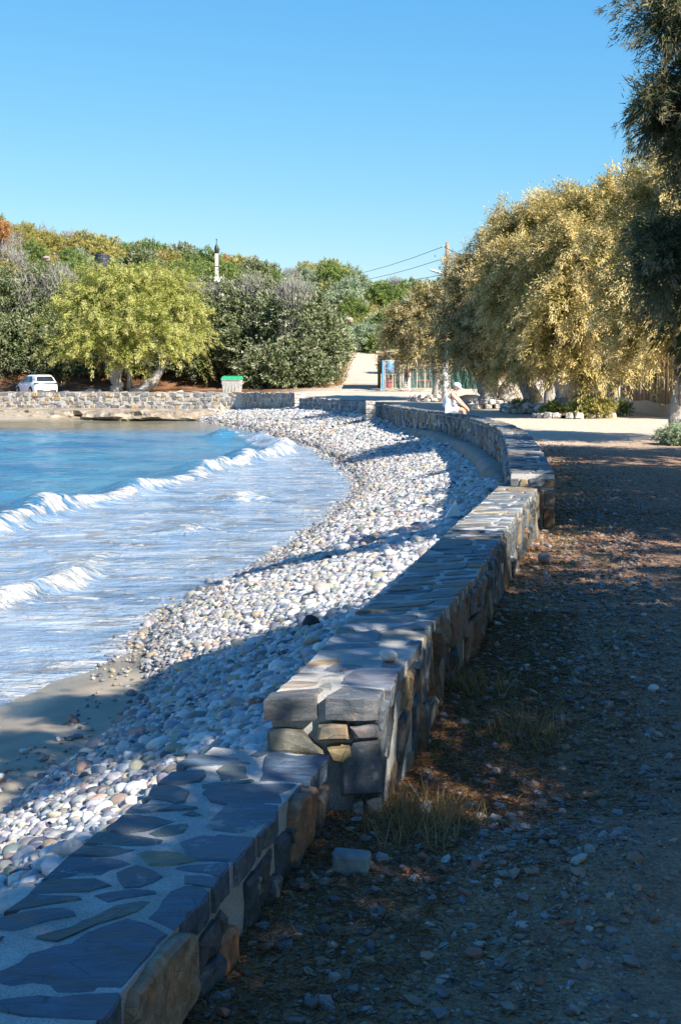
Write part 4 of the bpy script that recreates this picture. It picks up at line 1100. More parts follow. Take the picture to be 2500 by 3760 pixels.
tan_tree('tall golden tamarisk with a thick fluted whitewashed trunk', 2105, 51, [(2180, 860, 170, 135, 0), (2120, 1010, 150, 145, -.5), (2260, 1030, 140, 175, 0), (2130, 1195, 170, 115, -1), (2300, 775, 105, 105, 1), (2060, 1285, 100, 60, 0), (2240, 1275, 120, 60, 0), (2400, 700, 90, 80, 1.5), (2110, 920, 80, 60, -2), (2220, 960, 80, 60, -2), (2080, 1110, 80, 60, -2.5), (2200, 1150, 90, 60, -2), (2080, 1345, 75, 40, -1.5), (2180, 1355, 80, 42, -1.5), (2270, 1340, 70, 42, -.5)],
         [[(-.15, 0, -.2, .85), (-.1, 0, .6, .66), (-.15, 0, 1.6, .60), (-.5, 0, 2.6, .36), (-.9, 0, 4.6, .2)], [(.35, .1, -.1, .6), (.4, .1, 1.0, .46), (.75, 0, 2.2, .36), (1.3, 0, 4.6, .2)], [(.9, .5, -.1, .5), (1.1, .5, 1.0, .42), (1.5, .4, 2.0, .3)], [(1.6, .9, -.1, .38), (1.75, .9, 1.2, .3), (2.2, .6, 2.6, .2)], [(0, 0, 1.4, .4), (.2, 0, 4, .3), (.3, 0, 7, .12)]], M_TAN, 14, 3600)
tan_tree('golden tamarisk whose drooping sprays hang over the board fence', 2492, 33, [(2480, 860, 190, 200, 1), (2440, 1080, 190, 170, .5), (2400, 1240, 120, 100, 0), (2560, 1180, 190, 170, -.5), (2620, 800, 220, 260, 0), (2480, 700, 120, 110, 2), (2700, 1050, 200, 260, 0)],
         [[(0, 0, -.2, .26), (-.05, 0, .8, .21), (.1, 0, 1.7, .19), (.5, .2, 3.0, .16), (1.0, .2, 4.8, .08)], [(.1, 0, 1.6, .16), (-.4, 0, 2.8, .12), (-.6, 0, 4.6, .05)]], M_TAN, 15, 4200, .72)

# --- trees added beside the camera, crowns shaped to cast shade; only one is seen
NEARB = [(-1.3, 0, 3.9, 1.7, 1.8, 1.5), (1.2, .4, 4.2, 1.9, 1.9, 1.8), (0, -1.0, 5.2, 1.9, 1.7, 1.5), (.2, 1.1, 5.0, 1.7, 1.7, 1.6), (-1.9, .8, 3.3, 1.1, 1.2, 1.1), (-1.6, -1.2, 3.2, 1.2, 1.2, 1.2)]
NEARBR = [[(0, 0, -.2, .42), (.05, 0, .9, .32), (-.1, 0, 2.0, .28), (-.7, .1, 3.4, .18), (-1.3, .1, 4.6, .07)], [(0, 0, 1.6, .24), (.6, .2, 3.0, .18), (1.2, .3, 4.6, .07)], [(-.1, 0, 2.0, .2), (.1, -.4, 3.8, .15), (0, -.8, 5.4, .06)]]
NEAR_T = [
    (5.6, -6.8, 'unseen tamarisk added for shade farthest behind the camera beside the path', [(-1.3, 0, 3.9, 1.7, 1.8, 1.5), (1.2, 0.4, 4.2, 1.9, 1.9, 1.8), (0, -1, 5.2, 1.9, 1.7, 1.5), (0.2, 1.1, 5, 1.7, 1.7, 1.6)]),
    (5.1, -0.95, 'unseen tamarisk added nearest the low wall to shade the big slabs', [(-1.2, 0.2, 4.3, 1.6, 1.4, 1.2), (-1.9, -0.6, 3.6, 1.3, 1.2, 1.0), (0.9, 0.5, 4.3, 1.6, 1.4, 1.6), (0, -1.2, 4.6, 1.8, 1.6, 1.4), (-0.2, 0.9, 3.1, 1.4, 1.1, 1.0)]),
    (5.4, 3.7, 'dark tamarisk whose feathery boughs hang against the sky over the path', [(-1.5,.3,4.55,1.15,1.0,1.0),(.2,.2,5.05,1.4,1.25,1.0),(1.2,1.0,5.05,1.3,1.1,.95),(-.6,1.2,4.2,1.1,.95,.9),(-1.1,-.2,3.2,1.0,.85,.85),(-.9,1.2,3.0,1.1,.9,.85),(-.35,-1.7,5.5,.7,.8,.6)]),
    (6.9, 12.0, 'unseen tamarisk added for shade next to the straight middle wall', [(-2.3, -0.85, 5.0, 0.55, 0.5, 0.4), (-1.4, -0.5, 5.2, 0.8, 0.6, 0.5), (-1.0, 0.2, 3.3, 1.2, 1.1, 1.0), (0.2, 0, 4.6, 1.6, 1.3, 1.2), (1.0, 0.6, 3.8, 1.5, 1.4, 1.4), (-0.6, 1.3, 3.2, 1.2, 1.2, 1.0)]),
    (8.2, 15.6, 'unseen tamarisk added for shade by the step where the curved wall begins', [(-1.6, 0.2, 3.4, 1.2, 1.3, 1.1), (-0.3, 0, 4.2, 1.4, 1.4, 1.2), (0.8, 0.5, 4.4, 1.4, 1.4, 1.4), (-0.8, 1.4, 3.2, 1.2, 1.2, 1.0)]),
    (8.4, 19.5, 'unseen tamarisk added to shade the path beside the curved wall', [(-1.3, 0, 3.3, 1.5, 1.6, 1.1), (0.8, 0.4, 4.0, 1.7, 1.7, 1.5), (0, -0.9, 4.4, 1.6, 1.5, 1.2)]),
    (8.8, 25.2, 'unseen tamarisk added to shade the path before the sunny open ground', [(-1.3, 0, 3.3, 1.5, 1.6, 1.1), (0.8, 0.4, 4.0, 1.7, 1.7, 1.5), (0, -0.9, 4.2, 1.6, 1.5, 1.2)]),
    (8.4, 0.4, 'tall unseen second row tamarisk added for shade behind the first two', [(-0.8, 0.2, 5.6, 1.5, 1.8, 1.6), (0.8, -0.5, 5.8, 1.5, 1.8, 1.8), (-0.4, 1.0, 3.8, 1.4, 1.5, 1.3)]),
    (9.0, 7.0, 'unseen second row tamarisk added for shade beside the sunlit gap of the path', [(-1.2, 0.2, 4.6, 1.4, 1.9, 1.2), (0.8, 0.4, 4.8, 1.5, 1.8, 1.7), (-0.6, 1.2, 3.2, 1.4, 1.5, 1.2)]),
    (12.5, 14.5, 'unseen second row tamarisk added for shade farthest from the wall', [(-1.2, 0.2, 4.6, 1.6, 2.2, 1.6), (0.8, 0.4, 4.8, 1.5, 1.8, 1.7)]),
]
OVER = [(-3.588, 2.8, 3.433, 0.325, 0.23, 0.135), (-3.806, 2.7, 3.356, 0.147, 0.117, 0.087), (-3.537, 2.8, 3.026, 0.298, 0.264, 0.23), (-3.822, 2.7, 2.929, 0.127, 0.123, 0.12), (-3.93, 2.65, 2.931, 0.053, 0.053, 0.053), (-3.636, 2.9, 2.799, 0.124, 0.117, 0.11), (-3.594, 2.8, 2.247, 0.217, 0.217, 0.217), (-3.844, 2.7, 2.238, 0.08, 0.12, 0.16), (-3.452, 2.8, 1.957, 0.135, 0.122, 0.108), (-3.363, 2.8, 2.522, 0.257, 0.372, 0.488), (-3.892, 2.7, 2.341, 0.053, 0.053, 0.053), (-2.92, 3.1, 2.779, 0.425, 0.567, 0.708)]      # the boughs that reach into the picture, about their tree's base
for i, (x, y, lab, bl) in enumerate(NEAR_T):
    br = [[(0, 0, -.2, .40), (.05, 0, .9, .30), (-.1, 0, 2.0, .26)]] + [[(-.1, 0, 1.8, .2), ((b[0] - .1) * .5, b[1] * .5, 1.8 + (b[2] - 1.8) * .55, .14), (b[0], b[1], b[2] + .3, .05)] for b in bl]
    area = sum(b[3] * b[5] for b in bl)
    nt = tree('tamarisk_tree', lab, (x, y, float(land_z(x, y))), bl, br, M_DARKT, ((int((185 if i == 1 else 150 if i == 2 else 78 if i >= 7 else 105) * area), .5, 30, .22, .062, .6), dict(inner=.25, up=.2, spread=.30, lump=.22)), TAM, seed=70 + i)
    if i == 2:
        zz = float(land_z(x, y)); ob = [(b[0], b[1], b[2] - zz, b[3], b[4], b[5]) for b in OVER]
        crown('leafy_bough', nt, M_BOUGH, ob[:-1], 2900, .14, 60, .036, .0065, .45, seed=91, inner=.15, up=.1, spread=.24, lump=.40)
        crown('leafy_bough', nt, M_BOUGH, ob[-1:], 1100, .2, 50, .05, .012, .4, seed=92, inner=.2, up=.1, spread=.30, lump=.25)
        link_mesh('bough', trunk_mesh([[(-.1, 0, 2.0, .14), (-1.8, 1.5, 3.2, .07), (-3.2, 2.8, 3.4, .03), (-3.9, 2.75, 3.35, .008)], [(-1.8, 1.5, 3.0, .05), (-3.0, 2.8, 2.9, .025), (-3.9, 2.7, 2.95, .006)], [(-1.6, 1.4, 2.9, .05), (-3.2, 2.8, 2.3, .02), (-3.85, 2.7, 2.15, .006)]], 5, n=6, wash_h=0), M_BARK, nt, smooth=True)
# ------------------------------------------------------------------ the carob thicket behind the far wall
CAR = 'grey green carob trees behind the far wall'
def carob(label, px, y, items, seed, tw=None, dens=2600, grp=CAR):
    L = ground_at(px, y); bl = rel(L, items)
    br = []
    rr = np.random.default_rng(seed)
    for i in range(5):
        a = rr.uniform(-1.5, 1.5); br.append([(a, rr.uniform(-.6, .6), -.3, .2), (a * 1.3, 0, 1.2, .15), (a * 2.0, rr.uniform(-.5, .5), 3.4, .09)])
    t = tree('carob_tree', label, L, bl, br, M_GREY, ((dens, .75, 24, .21, .12, .12), dict(inner=.5, up=.3, spread=.34, bottom=-.75, lump=.30)), grp, wash=0, bark=M_BARK, seed=seed)
    if tw:
        s = y / F_PX
        C = [(*(atd(a, b, y) - np.array(L)), c * s, c * s, c * s) for a, b, c in tw]
        twigs('dry_twig_tangle', t, C, 2600, .8, seed + 3, thick=.045)
    return t
carob('grey green carob with bare silvery twigs on top behind the white car', 90, 103, [(40, 1150, 120, 120, 0), (180, 1110, 110, 105, 1), (20, 1270, 130, 110, -1), (120, 1280, 110, 95, -1.5), (220, 1220, 90, 110, 0), (-80, 1200, 130, 150, 0)], 31, [(110, 1090, 75), (215, 1060, 75), (60, 1170, 90)])
carob('dense carob with grey twiggy crown just right of the yellow tamarisk', 800, 101, [(800, 1150, 110, 95, 1), (730, 1200, 110, 110, 0), (850, 1225, 130, 110, -1), (760, 1310, 120, 70, -1), (890, 1150, 90, 90, .5)], 32, [(740, 1130, 80), (830, 1125, 75)])
carob('broad carob in the middle of the thicket above the green-lidded bin', 970, 99, [(950, 1130, 105, 95, 1), (1010, 1190, 115, 110, 0), (930, 1270, 130, 85, -1), (1060, 1280, 110, 90, -1), (900, 1190, 90, 90, 0)], 33, [(930, 1105, 75), (1020, 1150, 75)])
carob('low dark green carob bush spilling down to the bank right of the bin', 1110, 95, [(1100, 1180, 105, 95, 1), (1160, 1260, 95, 90, 0), (1070, 1345, 120, 75, -1), (1155, 1360, 75, 55, -1), (990, 1365, 110, 60, -.5), (1215, 1285, 45, 55, 0)], 34, [(1100, 1230, 85), (1080, 1110, 70)])
carob('carob behind the yellow tamarisk trunk in deep shade', 520, 101, [(430, 1300, 170, 100, 0), (600, 1290, 150, 100, 0), (280, 1290, 150, 95, 0), (350, 1350, 130, 60, 1), (560, 1360, 140, 60, 1), (700, 1360, 110, 60, 1), (180, 1350, 110, 60, 1)], 35, None, 2400)  # low blobs added to shade the bank under the tamarisk
# ------------------------------------------------------------------ hillside shrubs
def shrub_protos(mat, seed, n, blobs, cp, kw):
    V, F, T = crown_arrays(blobs, *cp, seed=seed, **kw)
    me = np_mesh('foliage', V, F, {'tint': T}); me.materials.append(mat); return me
SB = [(0, 0, .9, 1.5, 1.5, 1.1), (.9, .3, .7, 1.0, 1.0, .8), (-.9, -.2, .8, 1.0, 1.0, .9), (.1, -.4, 1.6, .9, .9, .7)]
SK = {}
for nm, m, ll in (('green', M_GREEN, .22), ('olive', M_OLIVE, .22), ('rust', M_RUST, .20), ('silver', M_SILV, .24), ('grey', M_GREY, .22)):
    SK[nm] = [shrub_protos(m, 60 + i + len(nm), 0, SB, (380, .55, 20, ll, .10, .15), dict(inner=.5, up=.35, spread=.32, lump=.35)) for i in range(2)]
    
SK['twiggy'] = [shrub_protos(M_TWIG, 90, 0, SB, (420, .7, 14, .34, .035, -.1), dict(inner=.3, up=.6, spread=.3, lump=.3))]
def shrub(px, ytop, wpx, d, knd, label, grp=None, r=random, tall=1.0):
    s = wpx * d / F_PX / 3.6
    x = float(atd(px, HOR, d)[0]); ztop = float(atd(px, ytop, d)[2])
    h = s * 2.2 * tall
    o = bpy.data.objects.new('shrub', SK[knd][r.randrange(len(SK[knd]))]); COL.objects.link(o)
    o.location = (x, d, ztop - h); o.scale = (s, s, s * tall); o.rotation_euler = (0, 0, r.uniform(0, 6.28))
    return tag(o, label, 'shrub', grp)
EXPL = [(5, 815, 100, 150, 'rust', 'rust coloured shrub high on the hill at the skyline edge'), (107, 832, 120, 165, 'olive', 'rounded olive shrub on the skyline beside the rust coloured one'), (187, 860, 110, 165, 'olive', 'yellowish skyline shrub between two rounded ones on the hill'),
        (268, 856, 80, 168, 'twiggy', 'bare twiggy shrub on the skyline of the left hill'), (308, 885, 90, 160, 'olive', 'dark olive shrub below the bare skyline shrub'), (392, 878, 140, 170, 'olive', 'wide olive shrub on the skyline behind the water tank'), (464, 898, 55, 165, 'silver', 'small bluish shrub on the skyline right of the water tank'),
        (527, 906, 110, 168, 'rust', 'rusty brown shrub on the skyline above the yellow tamarisk'), (580, 915, 70, 172, 'olive', 'small olive skyline shrub next to the rusty brown one'), (660, 917, 100, 178, 'rust', 'pinkish dry shrub on the skyline near the pale post'), (277, 925, 110, 140, 'green', 'dark green shrub beside the hill rocks'), (130, 925, 100, 138, 'green', 'deep green shrub left of the pale rocks on the hill'),
        (315, 966, 75, 132, 'silver', 'blue green shrub just above the yellow tamarisk'), (755, 930, 150, 160, 'green', 'large green shrub left of the pale post on the ridge'), (828, 941, 90, 165, 'rust', 'reddish shrub on the ridge right of the pale post'), (930, 965, 130, 150, 'grey', 'grey brown leaning shrub on the ridge crest'), (690, 950, 130, 150, 'green', 'green shrub below the pinkish skyline shrub'),
        (1003, 1003, 100, 150, 'green', 'green shrub where the ridge dips to the valley'), (1068, 990, 60, 158, 'twiggy', 'small twiggy shrub beside the wide olive dome on the valley skyline'), (1128, 976, 110, 165, 'olive', 'olive dome shaped shrub on the valley skyline'), (1195, 972, 180, 168, 'olive', 'wide domed olive shrub crowning the valley skyline'), (1303, 1020, 110, 165, 'green', 'dark green shrub on the valley skyline under the wires'),
        (1390, 1050, 110, 170, 'green', 'green shrub on the skyline beside the thin far pole'), (1456, 1026, 70, 175, 'twiggy', 'thin twiggy shrub on the skyline near the far mountain'), (1515, 1042, 170, 170, 'green', 'broad green shrub on the skyline below the far mountain'), (1330, 1045, 90, 168, 'silver', 'pale green shrub on the valley skyline dip')]
rs = random.Random(4)
EXPL += [(1432, 1300, 90, 104, 'green', 'green shrub added at the shed corner to shade the track')]  # extra shrub put in to cast a shadow across the track
for a in EXPL: shrub(*a, r=rs)
# the rest of the slope: rows of shrubs, far ones first
def slope_kind(px, u):
    q = rs.random()
    if px < 480: return 'olive' if q < .48 else 'green' if q < .72 else 'rust' if q < .84 else 'silver' if q < .88 else 'twiggy'
    if px < 1000: return 'green' if q < .55 else 'grey' if q < .75 else 'olive' if q < .92 else 'rust'
    return 'silver' if q < .30 + .4 * u else 'green'
WORDS = {'green': 'dense green', 'olive': 'yellowish olive', 'rust': 'dry rust brown', 'silver': 'pale silvery', 'grey': 'grey green', 'twiggy': 'bare twiggy'}
def slope_row(d, px0, px1, step, wpx, hs=0.0):
    px = px0
    while px < px1:
        p = px + rs.uniform(-.4, .4) * step; x = float(atd(p, HOR, d)[0]); dd = d + rs.uniform(-4, 4)
        x = x * dd / d
        z = float(land_z(x, dd))
        if dd < 143 and (305 < p < 450 or 150 < p < 270): px += step; continue
        if abs(x - road_x(dd)) < (4.2 if dd < 127 else 0): px += step; continue
        kn = slope_kind(p, max(0, (170 - dd) / 70)); wp = wpx * rs.uniform(.75, 1.35)
        s = wp * dd / F_PX / 3.6
        o = bpy.data.objects.new('shrub', SK[kn][rs.randrange(len(SK[kn]))]); COL.objects.link(o)
        o.location = (x, dd, z - .2 * s); o.scale = (s, s, s * rs.uniform(.85, 1.25)); o.rotation_euler = (0, 0, rs.uniform(0, 6.28))
        where = 'on the left hillside' if p < 480 else 'on the ridge behind the thicket' if p < 1000 else 'on the valley slope above the track'
        tier = 'near the skyline' if dd > 160 else 'half way up' if dd > 128 else 'low down'
        size_ = 'large' if wp > 140 else 'small' if wp < 105 else 'middling'; side = ['behind the car', 'behind the yellow tamarisk', 'behind the carob thicket', 'beside the track', 'behind the utility pole'][min(4, max(0, int((p + 60) / 370)))]
        tag(o, f'{size_} {WORDS[kn]} shrub {tier} {side}', 'shrub', f'{size_} {WORDS[kn]} shrubs {tier}, {side}')
        px += step
for d, step, w in ((182, 85, 120), (172, 80, 115), (160, 85, 120), (149, 85, 120), (138, 90, 125), (128, 95, 130), (119, 100, 135)):
    slope_row(d, -120, 1700, step, w)
slope_row(111, -60, 700, 110, 140)
# low scrub between them: one mass
r = np.random.default_rng(77)
m = 2600
qy = r.uniform(100, 190, m); qx = (r.uniform(-80, 1700, m) - 1250) / F_PX * qy
k = (np.abs(qx - road_x(qy)) > 3.2) | (qy > 130); qx, qy = qx[k], qy[k]; m = len(qx)
cz = land_z(qx, qy); sz = r.uniform(.4, 1.0, m); K = 55
Q = np.stack([qx, qy, cz], 1)[:, None] + r.normal(0, 1, (m, K, 3)) * (sz[:, None, None] * np.array([.55, .55, .3])) + np.array([0, 0, .3])
V, F, T = leaves(Q.reshape(-1, 3), rnorm(r, m * K) * .6 + np.array([0, 0, .6]), .26, .13, np.stack([r.random(m * K), np.repeat(r.random(m), K), r.random(m * K)], 1), r)
kind(link_mesh('hill_undergrowth', np_mesh('hill_undergrowth', V, F, {'tint': T}), M_OLIVE), 'stuff')
# dry grass along the track and bank
def grass_patch(name, pts, h, w, n, mat, seed, lean=.5, hz=1.0):
    r = np.random.default_rng(seed); P = np.repeat(np.array(pts), n, 0); P = P + r.normal(0, 1, P.shape) * np.array([.16, .16, 0]) * hz
    P[:, 2] = land_z(P[:, 0], P[:, 1]) - .01
    D = r.normal(0, lean, P.shape) + np.array([0, 0, 1])
    V, F, T = leaves(P, D, h, w, r.random((len(P), 3)), r, .3)
    return kind(link_mesh(name, np_mesh(name, V, F, {'tint': T}), mat), 'stuff')
tr = []
rr = np.random.default_rng(8)
for y in np.arange(93, 128, .35):
    for sgn in (-1, -1, 1):
        if sgn > 0 and y < 118: continue
        x = float(road_x(y)) + sgn * (1.9 + abs(rr.normal(0, .5))); tr.append((x, y, 0))
for i in range(160): tr.append((rr.uniform(1, 5.5), rr.uniform(131, 146), 0))
for i in range(160): tr.append((rr.uniform(-23, -12), rr.uniform(103, 107), 0))
grass_patch('dry_verge_grass', tr, .38, .05, 26, M_STRAW, 3, .35, 2.0)

# ------------------------------------------------------------------ ledge of rock at the foot of the far wall
def ledge():
    V = []; F = []; n = 150; prof = [(.0, -.40), (.55, -.46), (1.3, -.52), (2.3, -.60), (2.9, -.70), (3.15, -.86), (2.95, -1.0), (2.6, -1.12), (2.6, -1.7)]
    x0s = np.linspace(-44, -7.4, n)
    for i, x in enumerate(x0s):
        y0 = np.interp(x, [-60, -22.6, -6.2], [91.5, 86.6, 81.1]); fade = min(1, max(.0, (-7.2 - x) / 6.0)) ** .6
        for j, (o, z) in enumerate(prof):
            nn = float(vnoise(x * 1.3, j * .7, 4)); n2 = float(vnoise(x * 3.1, j * 1.3, 6))
            oo = o * (.35 + .65 * fade) + (nn * .5 + n2 * .2) * (j > 1) * fade
            zz = z + (nn * .09 + n2 * .05) * (j > 0) 
            if j in (5, 6) and vnoise(x * .55, 0 * x, 12) > .1: oo -= .9 * fade
            if z > -1.05: zz = zz if fade > .5 else zz * 1.0
            V.append((x + n2 * .1, y0 - .2 - oo, zz))
    m = len(prof)
    for i in range(n - 1):
        for j in range(m - 1): F.append((i * m + j, i * m + j + 1, (i + 1) * m + j + 1, (i + 1) * m + j))
    mm, n_, l, b = mat_new('shore_rock'); p = pos_of(n_)
    f = noise(n_, l, p, 1.6, 7, .65); c = ramp(n_, l, f, [(.3, (.10, .07, .045)), (.5, (.27, .215, .155)), (.75, (.42, .36, .28))])
    g = n_.new('ShaderNodeSeparateXYZ'); l.new(p, g.inputs[0])
    c = mixc(n_, l, mrange(n_, l, g.outputs[2], -.92, -1.06), c, (.20, .155, .05))
    l.new(c, b.inputs['Base Color']); b.inputs['Roughness'].default_value = .9; bump(n_, l, f, b, 1, .12)
    return kind(mk('shore_rock_ledge', V, F, mm), 'structure'), mm
_, M_SHORE = ledge()
def lump_rock(x, y, z, s, mat, label, seed, name='rock'):
    me = pebble_mesh(seed, 3); r = np.random.default_rng(seed)
    for v in me.vertices: v.co *= 1 + .10 * math.sin(7 * v.co.x + seed) + .08 * math.sin(9 * v.co.z + 3 * v.co.y)
    o = link_mesh(name, me, mat); o.location = (x, y, z); o.scale = s; o.rotation_euler = (0, 0, r.uniform(0, 3)); o.color = (.4, .36, .3, 1)
    return tag(o, label, 'rock')
for i, (px, lab) in enumerate(((22, 'ochre boulder at the very edge of the rock ledge in the water'), (70, 'flat olive boulder under the dark overhang'), (128, 'low yellowish boulder between two dark hollows'), (205, 'brown boulder below the ledge at the waterline'))):
    p = at(px, 1541, -1.05); lump_rock(p[0], p[1], -1.0, (1.0 + .25 * (i % 2), .8, .55), M_SHORE, lab, 100 + i)
for i, (px, py, s, lab) in enumerate(((228, 972, .55, 'brown rock outcrop on the left hillside with reddish soil below'), (170, 950, .45, 'pale rock on the left hillside near the brown outcrop'), (250, 988, .35, 'small reddish rock below the outcrop on the hillside'), (1278, 1175, .5, 'white rubble block among the valley shrubs'))):
    y = 133; p = atd(px, py, y); lump_rock(p[0], p[1], p[2], (s * 2.4, s * 1.6, s * 1.3), M_ROCK, lab, 120 + i)
for i, (px, s, lab) in enumerate(((335, .8, 'pale boulder in the shade left of the forked white trunk'), (365, .6, 'grey boulder touching the pale one in the tree shade'), (660, .5, 'small pale stone in the shade right of the leaning trunk'))):
    x, y, z = ground_at(px, 92); lump_rock(x, y, z + .2 * s, (s * 1.1, s, s * .9), M_CONC, lab, 130 + i)

# ------------------------------------------------------------------ white car
def car():
    x, y, z = ground_at(133, 90.4)
    c = empty('parked_car', (x, y, z), math.radians(33)); tag(c, 'white hatchback parked behind the far wall, seen from behind', 'car')
    # local: +Y forward, X to the right, length 4.05, width 1.74
    st = [(-2.02, .30, .80, .60), (-1.98, .24, .95, .78), (-1.80, .20, 1.02, .86), (-1.2, .19, .98, .87), (-.3, .19, .95, .87), (.7, .19, .93, .86), (1.2, .20, .90, .85), (1.7, .22, .80, .80), (1.95, .28, .66, .66), (2.03, .35, .55, .50)]
    V = []; F = []; n = 10
    for yy, zb, zt, hw in st:
        h = zt - zb
        for fx, fz in ((-.80, 0), (-.97, .12), (-1, .40), (-.98, .75), (-.88, 1.0), (.88, 1.0), (.98, .75), (1, .40), (.97, .12), (.80, 0)): V.append((fx * hw, yy, zb + fz * h))
    for i in range(len(st) - 1):
        for k in range(n): F.append((i * n + k, i * n + (k + 1) % n, (i + 1) * n + (k + 1) % n, (i + 1) * n + k))
    F.append(tuple(range(n))); F.append(tuple(range((len(st) - 1) * n, len(st) * n))[::-1])
    body = mk('body', V, F, M_CARW, c, smooth=True)
    md = body.modifiers.new('soft', 'BEVEL'); md.width = .03; md.segments = 2
    # greenhouse with roof
    rings = [(.93, [(-1.90, .74), (-1.0, .80), (.2, .80), (1.15, .72)]), (1.20, [(-1.72, .66), (-.95, .70), (.15, .70), (.72, .62)]), (1.40, [(-1.50, .56), (-.9, .60), (.0, .60), (.28, .52)]), (1.455, [(-1.30, .45), (-.8, .48), (-.1, .48), (.08, .40)])]
    V = []; F = []
    for zz, pr in rings:
        for yy, w in pr: V.append((-w, yy, zz))
        for yy, w in pr[::-1]: V.append((w, yy, zz))
    for i in range(3):
        for k in range(8): F.append((i * 8 + k, i * 8 + (k + 1) % 8, (i + 1) * 8 + (k + 1) % 8, (i + 1) * 8 + k))
    F.append(tuple(range(24, 32)))
    mk('roof', V, F, M_CARW, c, smooth=False)
    def pane(name, pts, mat=M_GLASS, par=c):
        q = [Vector(p) for p in pts]; nrm = (q[1] - q[0]).cross(q[2] - q[0]).normalized(); cen = sum(q, Vector()) / len(q)
        if nrm.dot(cen - Vector((0, -.4, 1.0))) < 0: nrm = -nrm
        m_ = len(q); V = [p + nrm * .008 for p in q] + [p - nrm * .01 for p in q]
        return mk(name, V, [tuple(range(m_))] + [(i, (i + 1) % m_, m_ + (i + 1) % m_, m_ + i) for i in range(m_)], mat, par)
    def rp(zz, t, side):      # a point on the side of the greenhouse
        zs = [q[0] for q in rings]; y_ = [np.interp(zz, zs, [q[1][k][0] for q in rings]) for k in range(4)]; w_ = [np.interp(zz, zs, [q[1][k][1] for q in rings]) for k in range(4)]
        return (side * float(np.interp(t, [0, 1, 2, 3], w_)), float(np.interp(t, [0, 1, 2, 3], y_)), zz)
    def strip(name, rows, out):      # glass that follows the bend of the bodywork
        V = [tuple(Vector(p) + Vector(out) * .014) for q in rows for p in q]; m_ = len(rows[0])
        F = [(i * m_ + k, i * m_ + k + 1, (i + 1) * m_ + k + 1, (i + 1) * m_ + k) for i in range(len(rows) - 1) for k in range(m_ - 1)]
        o = mk(name, V, F, M_GLASS, c); md = o.modifiers.new('thick', 'SOLIDIFY'); md.thickness = .006; md.offset = 0; return o
    for sd in (-1, 1):
        for t0, t1 in (((.55, .60, .85), (1.35, 1.35, 1.35)), ((1.45, 1.45, 1.45), (2.75, 2.62, 2.35))):
            strip('side_window', [[rp(zz, a_ + (b_ - a_) * q, sd) for q in (0, .5, 1)] for zz, a_, b_ in zip((.97, 1.20, 1.34), t0, t1)], (sd, 0, .3))
    strip('rear_window', [[(w_ * q, yy_, zz_) for q in (-1, 0, 1)] for w_, yy_, zz_ in ((.62, -1.845, 1.01), (.58, -1.72, 1.2), (.50, -1.555, 1.35))], (0, -1, .5))
    strip('windscreen', [[(w_ * q, yy_, zz_) for q in (-1, 0, 1)] for w_, yy_, zz_ in ((.64, 1.07, .98), (.58, .72, 1.2), (.5, .36, 1.36))], (0, 1, .5))
    b = MB().box((0, -1.99, .865), (1.30, .07, .085)); tl = b.build('tail_light_bar', M_BLACK, c)
    for sd in (-1, 1):
        MB().box((sd * .70, -1.955, .87), (.26, .12, .10)).build('tail_light', M_GLASS, c)
        MB().box((sd * .86, .62, .98), (.14, .1, .11)).build('mirror', M_BLACK, c)
        MB().box((sd * .55, 1.93, .6), (.36, .12, .13)).build('headlight', M_WHITE, c)
    MB().box((0, -2.03, .36), (1.35, .05, .17)).build('bumper_insert', M_BLACK, c)
    MB().box((0, -2.055, .46), (.50, .02, .10)).build('number_plate', M_WHITE, c)
    MB().box((0, -1.42, 1.43), (1.0, .22, .04)).build('roof_spoiler', M_CARW, c)
    for sd in (-1, 1):
        MB().box((sd * .868, -.35, .80), (.02, .14, .03)).build('door_handle', M_CARW, c); MB().box((sd * .868, .55, .80), (.02, .14, .03)).build('door_handle', M_CARW, c)
        for yy in (-1.28, 1.25):
            t = MB().lathe((sd * .80, yy, .31), [(.22, -.1), (.30, -.1), (.325, -.07), (.325, .07), (.30, .1), (.22, .1)], 20, 'x').build('wheel', M_TYRE, c, smooth=True)
            rm = MB().lathe((sd * .80, yy, .31), [(.05, -.11), (.21, -.105), (.21, .105), (.05, .11)], 14, 'x').build('rim', M_METAL, t)
            arch = MB().lathe((sd * .845, yy, .32), [(.34, -.03), (.375, -.03), (.375, .03), (.34, .03)], 20, 'x').build('wheel_arch', M_BLACK, c)
car()
